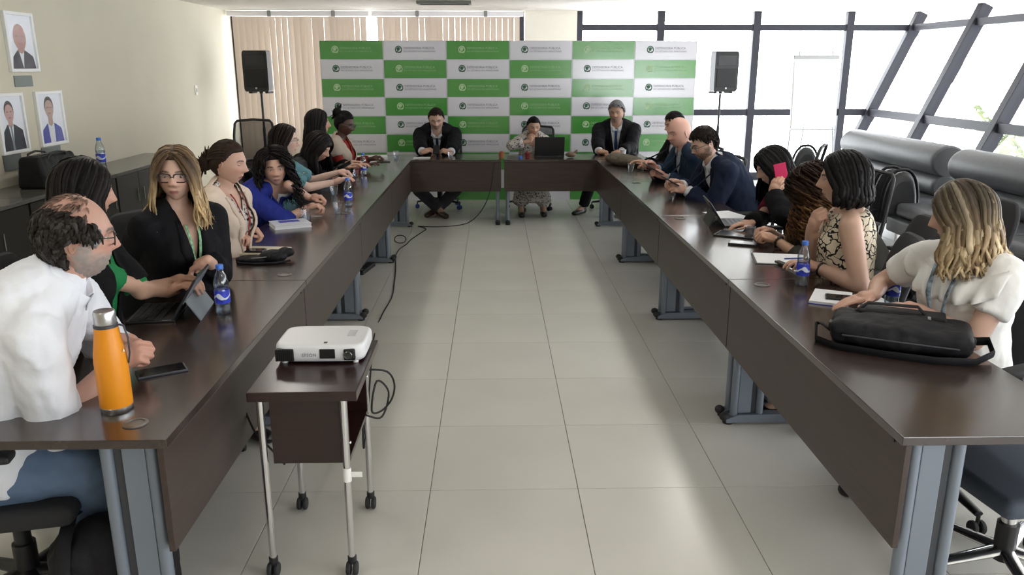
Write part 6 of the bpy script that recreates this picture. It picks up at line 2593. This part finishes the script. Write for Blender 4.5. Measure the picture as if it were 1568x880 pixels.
MB().lathe([(.028 * k, .258 * k), (.0295 * k, .262 * k), (.0295 * k, .292 * k), (.027 * k, .298 * k), (0, .300 * k)], 28).build('cap', M_BRUSH, fl, smooth=40)
MB().tube([(.033 * k, .0, .255 * k), (.045 * k, .0, .250 * k), (.052 * k, 0, .215 * k), (.052 * k, 0, .17 * k), (.046 * k, 0, .14 * k)], .0035, 8, flat=(2, .7)).build('carry_strap', M_STEELD, fl, smooth=60)
m = MB()
m.add([(.0448 * k * math.cos(a), .0448 * k * math.sin(a), z * k) for a, z in ((R(-32), .176), (R(-24), .190), (R(-16), .176), (R(-24), .182))], [(0, 3, 1), (1, 3, 2)])
m.build('logo_mark', mat('print_pale', (.8, .75, .6), .5), fl)


def slab(name, c, size, rz, lab, cat, mats, group=None, parts=None):
    o = empty(name, c, rz, lab, cat, group)
    MB().box((0, 0, size[2] / 2), size, bev=min(.003, size[2] * .3)).build('body', mats[0], o)
    if len(mats) > 1:
        MB().box((0, 0, size[2] + .0004), (size[0] * .92, size[1] * .94, .0008)).build('screen', mats[1], o)
    return o


def ang(p, q): return math.atan2(q.y - p.y, q.x - p.x)


a, b = on(205, 580), on(282, 566)
slab('smartphone', (a + b) / 2 + Vector((0, .02, 0)), ((b - a).length, .078, .009), ang(a, b), 'black smartphone lying beside the orange bottle', 'phone', (M_STEELD, M_SCREEN))
# ---- tablet on grey stand (typed on by the woman in green)
tb = empty('tablet_computer', (-1.33, 3.27, TZ), R(8), 'black tablet with keyboard and grey kickstand on the desk', 'tablet')
MB().box((-.08, 0, .005), (.19, .27, .009), bev=.003).build('keyboard', M_BLACK, tb)
Mt = Matrix.Translation((.005, 0, .008)) @ Matrix.Rotation(R(32), 4, 'Y')
MB().box((0, 0, .098), (.009, .275, .195), Mt, bev=.003).build('tablet_body', M_BLACK, tb)
MB().box((-.0052, 0, .098), (.001, .255, .175), Mt).build('screen', M_SCREEN, tb)
MB().box((.0055, 0, .135), (.003, .272, .11), Mt).build('back_plate', M_GREYM, tb)
Mk = Matrix.Translation((.062, 0, .085)) @ Matrix.Rotation(R(148), 4, 'Y')
MB().box((0, 0, .05), (.004, .27, .10), Mk).build('kickstand', M_GREYM, tb)
for r_ in range(4):
    m = MB()
    for c_ in range(11):
        m.box((-.15 + r_ * .032, -.115 + c_ * .023, .0105), (.026, .019, .003))
    m.build('key_row', M_SEATF, tb)

# ---- notebooks, books, papers
a, b = on(352, 389), on(432, 391)
nb_ = empty('notebook', (a + b) / 2 + Vector((0, .06, 0)), ang(a, b), 'cream notebook with a phone on it, in front of the cream blazer', 'notebook')
MB().box((0, 0, .006), ((b - a).length, .21, .012), bev=.002).build('pages', M_CREAMP, nb_)
MB().box((0, 0, .0125), ((b - a).length * .98, .20, .001)).build('cover', mat('notebook_cover', (.72, .66, .52), .6), nb_)
q = (a + b) / 2 + Vector((-.03, .03, .0135))
slab('smartphone', q, (.145, .072, .009), ang(a, b) + .05, 'black smartphone lying on the cream notebook', 'phone', (M_BLACK, M_SCREEN))
a, b = on(411, 352), on(468, 347)
bk = empty('book', (a + b) / 2 + Vector((0, .08, 0)), ang(a, b), 'white book with a blue printed cover on the desk', 'book')
Lb = (b - a).length
MB().box((0, 0, .013), (Lb * .97, .19, .021)).build('page_block', M_PAPER, bk)
MB().box((0, 0, .025), (Lb, .2, .002)).build('cover', mat('book_cover', (.66, .68, .76), .4), bk)
MB().box((0, 0, .001), (Lb, .2, .002)).build('back_cover', mat('book_cover', (.66, .68, .76), .4), bk)
MB().box((0.0, .03, .0263), (Lb * .55, .07, .0006)).build('cover_print', mat('cover_blue', (.10, .10, .45), .4), bk)
# black headset pouch
B = Blob()
c0 = on(412, 402)
B.add(ellipsoid((0, 0, .030), (.075, .060, .032)))
B.add(ellipsoid((-.10, -.01, .018), (.10, .055, .018)))
B.add(ellipsoid((.06, .02, .045), (.045, .04, .025)))
v, f_ = B.remesh(.006, 2)
pk = empty('headset_pouch', c0 + Vector((.02, .03, 0)), R(4), 'black zipped pouch lying before the cream notebook', 'pouch')
v[:, 2] = np.maximum(v[:, 2], 0.001)
v = wrinkle(v, f_, .003, (30, 30, 30), 2)
v[:, 2] = np.maximum(v[:, 2], 0.0)
np_object('pouch_body', v, f_, M_NYLON, pk)
MB().tube([(-.20, .02, .006), (-.17, -.06, .008), (-.08, -.085, .008), (.02, -.07, .008), (.09, -.03, .01)], .006, 8).build('strap', M_NYLON, pk, smooth=60)
MB().tube([(-.12, -.05, .028), (-.06, -.055, .034), (0, -.05, .038)], .003, 6).build('zip', M_ALU, pk)

# papers at the far end of the portrait-wall row
for i, (x, y, w_, h_, rz, z) in enumerate(((568, 243, .36, .24, 8, .03), (552, 250, .30, .2, -6, .012))):
    c = on(x, y)
    o = empty('paper_stack', c, R(rz), ('thick white stack of papers before the woman with the high bun', 'thin white stack of papers behind the far water bottle')[i], 'papers', 'paper stacks')
    for k_ in range(3):
        MB().box((random.uniform(-.005, .005), random.uniform(-.005, .005), z * (k_ + .5) / 3), (w_, h_, z / 3 - .0006), Matrix.Rotation(R(random.uniform(-2, 2)), 4, 'Z')).build('sheaf', M_PAPER, o)
slab('smartphone', on(587, 248), (.14, .07, .01), .3, 'dark phone at the end of the paper stack', 'phone', (M_BLACK, M_SCREEN))
slab('tablet_computer', on(646, 242) + Vector((0, .0, 0)), (.19, .12, .008), 0, 'pale tablet lying by the man with the navy tie', 'tablet', (M_WHITE,))

# ---- laptop on the head desk, small things around it
lp = empty('laptop', (.635, 9.33, TZ), R(180), 'open black laptop on the head desk seen from behind', 'laptop')
MB().box((0, 0, .009), (.34, .235, .017), bev=.004).build('base', M_BLACK, lp)
Ml = Matrix.Translation((0, .115, .018)) @ Matrix.Rotation(R(-14), 4, 'X')
MB().box((0, 0, .112), (.34, .008, .224), Ml, bev=.003).build('lid', M_BLACK, lp)
MB().box((0, -.0046, .114), (.32, .001, .20), Ml).build('screen', mat('lit_screen', (.2, .25, .3), .3, emit=(.6, .75, 1, .6)), lp)
for s in (-1, 1):
    MB().tube([(s * .12 - .03, .115, .018), (s * .12 + .03, .115, .018)], .007, 8).build('hinge', M_STEELD, lp)
for k_ in range(5):
    MB().box((0, -.03 + k_ * .019, .0185), (.29, .015, .002)).build('key_row', M_STEELD, lp)
lp.rotation_euler = (0, 0, R(180))


def pot(x, y, lab, col, lid):
    p = Vector((at(x, y, Z=TZ).x, 9.16, TZ))
    o = empty('paper_cup', p, 0, lab, 'cup', 'small cups on the head desks')
    MB().lathe([(0, 0), (.025, 0), (.034, .055), (.035, .057), (.032, .057), (.024, .004), (0, .004)], 16).build('cup_wall', mat('cup_' + lid, col, .5), o, smooth=40)
    MB().lathe([(0, .05), (.031, .05), (.025, .068), (.012, .078), (0, .08)], 14).build('contents', mat('snack_' + lid, (.30, .07, .03) if lid == 'a' else (.16, .03, .02), .6), o, smooth=True)


pot(768, 242, 'small orange-brown cup at the gap between the head desks', (.35, .14, .06), 'a')
pot(808, 242, 'small dark red cup beside the laptop', (.20, .03, .03), 'b')
o = MB().lathe([(0, 0), (.02, 0), (.021, .018), (.018, .03), (0, .03)], 16).build('bottle_cap', M_BCAP, smooth=40)
o.location = (.30, 9.14, TZ)
tag(o, 'blue plastic lid beside the laptop', 'lid')
B = Blob()
B.add(ellipsoid((0, 0, .03), (.06, .04, .03)))
B.add(capsule((.03, 0, .03), .02, (.07, 0, .075), .012))
v, f_ = B.remesh(.006, 2)
v[:, 2] = np.maximum(v[:, 2], 0)
o = np_object('snack_pouch', wrinkle(v, f_, .002, (40, 40, 40), 1) + npv((0, 0, .004)), f_, mat('brown_foil', (.14, .09, .06), .45, noise_amt=.6, noise_scale=40), None)
o.location = (.88, 9.22, TZ)
tag(o, 'small brown crumpled pouch on the head desk between laptop and grey-haired man', 'pouch')

# ---- grey-brown bag near the grey-haired man
B = Blob()
B.add(ellipsoid((0, 0, .055), (.25, .11, .058), Matrix.Rotation(R(0), 3, 'Z')))
B.add(ellipsoid((.12, .03, .05), (.16, .09, .05)))
B.add(ellipsoid((-.13, 0, .06), (.12, .10, .055)))
v, f_ = B.remesh(.010, 2)
v = wrinkle(v, f_, .009, (16, 16, 16), 3)
v[:, 2] = np.maximum(v[:, 2], 0)
sb_ = empty('soft_bag', (1.36, 8.45, TZ), R(-62), 'soft grey-brown bag lying on the window row near the grey-haired man', 'bag')
np_object('bag_body', v, f_, mat('taupe_cloth', (.13, .11, .085), .8, bump=.3, bump_scale=60), sb_)
MB().tube([(.2, .02, .07), (.3, -.02, .05), (.38, -.05, .015), (.47, -.04, .010), (.42, .04, .010), (.30, .07, .03)], .010, 8, flat=(1.6, .6)).build('strap', mat('taupe_cloth', (.13, .11, .085), .8), sb_, smooth=60)

# ---- things held in hands
def held(name, c, size, rx, ry, rz, lab, cat, mats):
    o = empty(name, c, 0, lab, cat)
    o.rotation_euler = (rx, ry, rz)
    MB().box((0, 0, 0), size, bev=.003).build('body', mats[0], o)
    MB().box((0, 0, size[2] / 2 + .0004), (size[0] * .9, size[1] * .92, .0008)).build('screen', mats[1], o)
    return o


held('smartphone', at(668, 229, Y=9.36), (.075, .15, .009), R(-35), 0, PI, 'dark phone in the hands of the man with the navy tie', 'phone', (M_BLACK, M_SCREEN))
held('smartphone', at(1026, 277, Y=6.25), (.15, .075, .009), 0, R(28), R(5), 'dark phone in the hands of the bearded man in navy', 'phone', (M_BLACK, M_SCREEN))
held('tablet_computer', at(1000, 258, Y=7.1), (.19, .14, .009), 0, R(30), R(0), 'dark tablet in the hands of the bald man', 'tablet', (M_STEELD, M_SCREEN))
held('smartphone', at(527, 254, Y=6.85), (.14, .07, .009), R(20), R(-30), R(0), 'dark phone in the hand of the woman in the dark jacket', 'phone', (M_BLACK, M_SCREEN))
hr4 = RP4
pp = HR4 + Vector((.018, -.122, -.035))
o = held('smartphone', pp, (.076, .150, .010), R(90), R(6), R(2), 'pink phone held to the ear of the sleek-haired woman', 'phone', (mat('pink_case', (.55, .012, .10), .45), mat('pink_case', (.55, .012, .10), .45)))
o.rotation_euler = (R(82), R(-14), R(-10))

# ---- small laptop and devices on the window row
sl = empty('small_laptop', (1.50, 5.20, TZ), R(-6), 'small black keyboard tablet standing open before the bearded man in navy', 'laptop')
MB().box((.10, 0, .006), (.21, .27, .011), bev=.003).build('keyboard', M_BLACK, sl)
Ms = Matrix.Translation((0, 0, .008)) @ Matrix.Rotation(R(-34), 4, 'Y')
MB().box((0, 0, .095), (.009, .27, .19), Ms, bev=.003).build('tablet_body', M_BLACK, sl)
MB().box((.005, 0, .095), (.001, .25, .17), Ms).build('screen', mat('lit_screen', (.2, .25, .3), .3), sl)
Mk = Matrix.Translation((-.058, 0, .082)) @ Matrix.Rotation(R(205), 4, 'Y')
MB().box((0, 0, .045), (.005, .27, .09), Mk).build('kickstand', M_BLACK, sl)
for r_ in range(4):
    m = MB()
    for c_ in range(11):
        m.box((.05 + r_ * .03, -.115 + c_ * .023, .0125), (.024, .019, .003))
    m.build('key_row', M_GREYM, sl)
o = empty('paper_sheet', (1.62, 5.50, TZ), R(12), 'white sheets of paper behind the small laptop', 'papers')
for k_ in range(2):
    MB().box((.004 * k_, .003 * k_, .001 + .0015 * k_), (.21, .297, .001), Matrix.Rotation(R(4 * k_), 4, 'Z')).build('sheet', M_PAPER, o)
a, b = on(1102, 361), on(1152, 366)
slab('tablet_computer', (a + b) / 2 + Vector((.02, .06, 0)), (.24, .16, .010), ang(a, b), 'black tablet by the clasped hands of the curly-haired woman', 'tablet', (M_BLACK, M_SCREEN))
a, b = on(1115, 374), on(1165, 378)
slab('smartphone', (a + b) / 2 + Vector((.0, .03, 0)), (.16, .08, .012), ang(a, b), 'black phone nearest the curly-haired woman, beside the tablet', 'phone', (M_BLACK, M_ALU))
o = MB().lathe([(0, 0), (.027, 0), (.034, .06), (.035, .062), (.032, .062), (.026, .006), (0, .006)], 18).build('plastic_cup', M_CUP, smooth=40)
o.location = on(1148, 362)
tag(o, 'clear plastic cup beside the black tablet', 'cup', 'clear plastic cups')
# open notebook with pen
nb2 = empty('notebook', on(1206, 398), R(-12), 'open white notebook with a black clip in front of the bob-haired woman', 'notebook')
MB().box((-.085, 0, .004), (.17, .24, .007), bev=.002).build('left_pages', M_PAPER, nb2)
MB().box((.085, 0, .004), (.17, .24, .007), bev=.002).build('right_pages', M_PAPER, nb2)
MB().box((0, 0, .0015), (.36, .25, .003)).build('cover', M_BLACK, nb2)
MB().box((-.10, -.10, .012), (.03, .09, .012), Matrix.Rotation(R(25), 4, 'Z'), bev=.003).build('clip', M_BLACK, nb2)
MB().tube([(-.02, -.02, .011), (.12, .03, .011)], .004, 8).build('pen', mat('pen_blue', (.05, .08, .35), .4), nb2)
a, b = on(1205, 415), on(1262, 413)
slab('tablet_computer', (a + b) / 2 + Vector((.02, .02, 0)), (.19, .12, .009), ang(a, b), 'black tablet with pale rim between notebook and water bottle', 'tablet', (M_ALU, M_SCREEN))
# notebook and phone before the woman in white
nb3 = empty('notebook', on(1272, 458), R(-28), 'white notebook with blue edge under the hand of the blonde woman', 'notebook')
MB().box((0, 0, .008), (.16, .22, .012), bev=.002).build('pages', M_PAPER, nb3)
MB().box((0, 0, .001), (.165, .225, .003)).build('cover', mat('cover_blue2', (.04, .06, .40), .4), nb3)
q = on(1290, 462)
slab('smartphone', Vector((q.x, q.y, TZ + .0145)), (.145, .072, .009), R(-20), 'black phone lying on the white notebook', 'phone', (M_BLACK, M_SCREEN))

# ---- black shoulder bag in front
e0, e1 = on(1285, 528), on(1492, 556)
cb = (e0 + e1) / 2 + Vector((.02, .09, 0))
rz = ang(e0, e1)
bag = empty('shoulder_bag', cb, rz, 'black nylon shoulder bag lying on the front desk of the window row', 'bag')
B = Blob()
mb = MB()
mb.box((0, 0, .055), (.47, .24, .085), bev=.04)
B.add((npv(mb.v), mb.f))
B.add(ellipsoid((0, .0, .07), (.22, .12, .045)))
B.add(ellipsoid((-.02, -.09, .045), (.20, .05, .035)))
v, f_ = B.remesh(.008, 3)
v = wrinkle(v, f_, .004, (14, 14, 14), 7)
v[:, 2] = np.maximum(v[:, 2], .001)
np_object('bag_body', v, f_, M_NYLON, bag)
B = Blob()
mb = MB()
mb.box((.0, .07, .105), (.30, .10, .022), bev=.010)
B.add((npv(mb.v), mb.f))
v, f_ = B.remesh(.006, 2)
np_object('top_pocket', v, f_, M_NYLON, bag)
MB().tube([(-.22, -.02, .02), (-.27, -.03, .06), (-.29, -.02, .05), (-.28, -.09, .012), (-.20, -.15, .010), (-.05, -.165, .010), (.12, -.165, .012), (.24, -.13, .014), (.30, -.05, .03), (.285, .0, .06), (.23, .0, .05)], .015, 8, flat=(1.25, .35)).build('shoulder_strap', M_NYLON, bag, smooth=60)
MB().tube([(-.16, .05, .10), (-.12, .06, .135), (.05, .06, .14), (.09, .05, .105)], .010, 8, flat=(1.4, .5)).build('grab_handle', M_NYLON, bag, smooth=60)
for x_ in (-.235, .235):
    MB().box((x_, -.02, .055), (.02, .045, .03), bev=.004).build('buckle', M_BLACK, bag)
MB().tube([(-.19, -.135, .055), (0, -.148, .058), (.19, -.135, .055)], .0035, 6).build('zip', M_STEELD, bag)
MB().box((.09, .0, .118), (.010, .03, .004)).build('zip_puller', M_ALU, bag)

# ---- handbag on the cabinet
p0, p1 = at(45, 283, Z=.80), at(113, 277, Z=.80)
hb = empty('handbag', (-3.66, 6.72, .80), R(90), 'black structured handbag standing on the cabinet under the portraits', 'bag')
B = Blob()
mb = MB()
mb.box((0, 0, .125), (.56, .24, .25), bev=.03)
B.add((npv(mb.v), mb.f))
v, f_ = B.remesh(.010, 2)
tz = (v[:, 2] / .25)
v[:, 1] *= 1 - .35 * tz
v = wrinkle(v, f_, .004, (9, 9, 9), 3)
v[:, 2] = np.maximum(v[:, 2], 0)
np_object('bag_body', v, f_, mat('black_leather', (.008, .008, .009), .5, spec=.2, bump=.2, bump_scale=200), hb)
for s in (-1, 1):
    MB().tube([(-.15, s * .07, .21), (-.12, s * .085, .26), (0, s * .09, .275), (.12, s * .085, .26), (.15, s * .07, .21)], .009, 8).build('handle', M_BLACK, hb, smooth=60)
MB().box((0, -.0, .252), (.5, .05, .012), bev=.003).build('closure', M_BLACK, hb)

# ---- floor: cables, power strip, backpack
def smooth_path(P):
    P = [Vector(p) for p in P]
    out = []
    n = len(P)
    for i in range(n - 1):
        p0_, p1_, p2_, p3_ = P[max(i - 1, 0)], P[i], P[i + 1], P[min(i + 2, n - 1)]
        for k_ in range(6):
            t_ = k_ / 6
            out.append(.5 * ((2 * p1_) + (p2_ - p0_) * t_ + (2 * p0_ - 5 * p1_ + 4 * p2_ - p3_) * t_ ** 2 + (3 * p1_ - p0_ - 3 * p2_ + p3_) * t_ ** 3))
    return out + [P[-1]]


def cable(pts, lab, r=.005, name='cable'):
    P = [at(x, y, Z=r + .001) if len(t_) == 2 else Vector(t_[2]) for t_ in pts for (x, y) in [t_[:2]]]
    o = MB().tube(smooth_path(P), r, 8).build(name, M_RUBBER, smooth=60)
    return tag(o, lab, 'cable', 'cables on the floor')


cable([(0, 0, (-.535, 2.99, .70)), (0, 0, (-.53, 3.03, .55)), (0, 0, (-.55, 3.10, .20)), (572, 520), (585, 482), (600, 455), (604, 432), (606, 410), (606, 392), (612, 381), (622, 374), (630, 366), (648, 354), (652, 350), (640, 346)],
      'black cable running along the floor from the projector cart to the far desks')
cable([(640, 346), (668, 347), (700, 345), (0, 0, at(722, 338, Y=8.97)), (0, 0, at(740, 318, Y=8.97)), (0, 0, at(751, 290, Y=8.97)), (0, 0, at(757, 250, Y=8.97))], 'black cable hanging from the head desk to the floor')
ring = [(613 + 9 * math.cos(t_), 366 + 6 * math.sin(t_)) for t_ in np.linspace(0, 6.28, 10)]
cable(ring, 'small loop of black cable beside the farthest left desk foot', .004)
P_ = [(-.50, 2.90, .62), (-.42, 2.93, .60), (-.395, 2.95, .54), (-.41, 2.96, .47), (-.45, 2.94, .43), (-.48, 2.9, .45), (-.46, 2.93, .56), (-.42, 2.96, .50), (-.45, 2.95, .40), (-.50, 2.88, .44)]
tag(MB().tube(smooth_path(P_), .004, 8).build('cable', M_RUBBER, smooth=60), 'coiled black lead hanging out of the cart shelf', 'cable', 'cables on the floor')
P_ = [(-.79, 2.75, .30), (-.84, 2.76, .36), (-.90, 2.78, .42), (-.95, 2.8, .55)]
tag(MB().tube(smooth_path(P_), .004, 8).build('cable', M_RUBBER, smooth=60), 'short black lead between cart and desk panel', 'cable', 'cables on the floor')
c = at(560, 414, Z=0.0)
ps = empty('power_strip', c, R(80), 'black power strip on the floor under the portrait-wall desks', 'power strip')
MB().box((0, 0, .02), (.34, .07, .038), bev=.006).build('housing', M_BLACK, ps)
for k_ in range(4):
    MB().lathe([(0, 0), (.018, 0), (.018, .003), (.015, .004), (0, .002)], 14, c=(-.12 + k_ * .08, 0, .039)).build('socket', M_STEELD, ps)

bp = empty('backpack', (-1.22, 2.28, 0), R(20), 'black backpack with a magenta pocket on the floor under the front desk', 'bag')
B = Blob()
mb = MB()
mb.box((0, 0, .17), (.36, .24, .34), bev=.10)
B.add((npv(mb.v), mb.f))
B.add(ellipsoid((0, 0, .26), (.15, .11, .12)))
v, f_ = B.remesh(.010, 3)
v = wrinkle(v, f_, .008, (9, 9, 9), 5)
v[:, 2] = np.maximum(v[:, 2], 0)
np_object('pack_body', v, f_, M_NYLON, bp)
B = Blob()
mb = MB()
mb.box((0, -.13, .12), (.25, .07, .20), bev=.03)
B.add((npv(mb.v), mb.f))
v, f_ = B.remesh(.010, 2)
v = wrinkle(v, f_, .004, (12, 12, 12), 5)
v[:, 2] = np.maximum(v[:, 2], 0)
np_object('front_pocket', v, f_, mat('magenta_nylon', (.30, .01, .07), .6, bump=.2, bump_scale=200), bp)
for s in (-1, 1):
    MB().tube([(s * .09, .11, .36), (s * .11, .02, .385), (s * .12, -.08, .35), (s * .13, -.13, .25)], .014, 8, flat=(1.5, .5)).build('strap', M_NYLON, bp, smooth=60)

# ---- pale tree crown seen through the leaning glazing
tc_ = at(1548, 188, Y=20.0)
tr_ = empty('tree', (tc_.x, tc_.y, -7.5), 0, 'pale green tree crown outside the leaning window, behind the sofas', 'tree')
MB().tube([(0, 0, 0), (.1, 0, 3), (.05, .1, 6.6)], [.22, .17, .08], 10).build('trunk', mat('bark', (.16, .12, .09), .9), tr_, smooth=True)
rg = np.random.default_rng(8)
m = MB()
for k_ in range(1500):
    d_ = rg.normal(size=3)
    d_ = d_ / np.linalg.norm(d_) * (rg.random() ** .4)
    c_ = Vector((d_[0] * 1.7, d_[1] * 1.7, 7.3 + d_[2] * 1.25))
    a_ = Vector(rg.normal(size=3)).normalized()
    b2_ = a_.orthogonal().normalized()
    s_ = rg.uniform(.08, .16)
    m.add([c_ - a_ * s_, c_ + b2_ * s_ * .5, c_ + a_ * s_, c_ - b2_ * s_ * .5], [(0, 1, 2, 3)])
o = m.build('foliage', mat('leaf_green', (.30, .36, .16), .7), tr_)
o['kind'] = 'stuff'

bpy.data.scenes.remove(_ts)
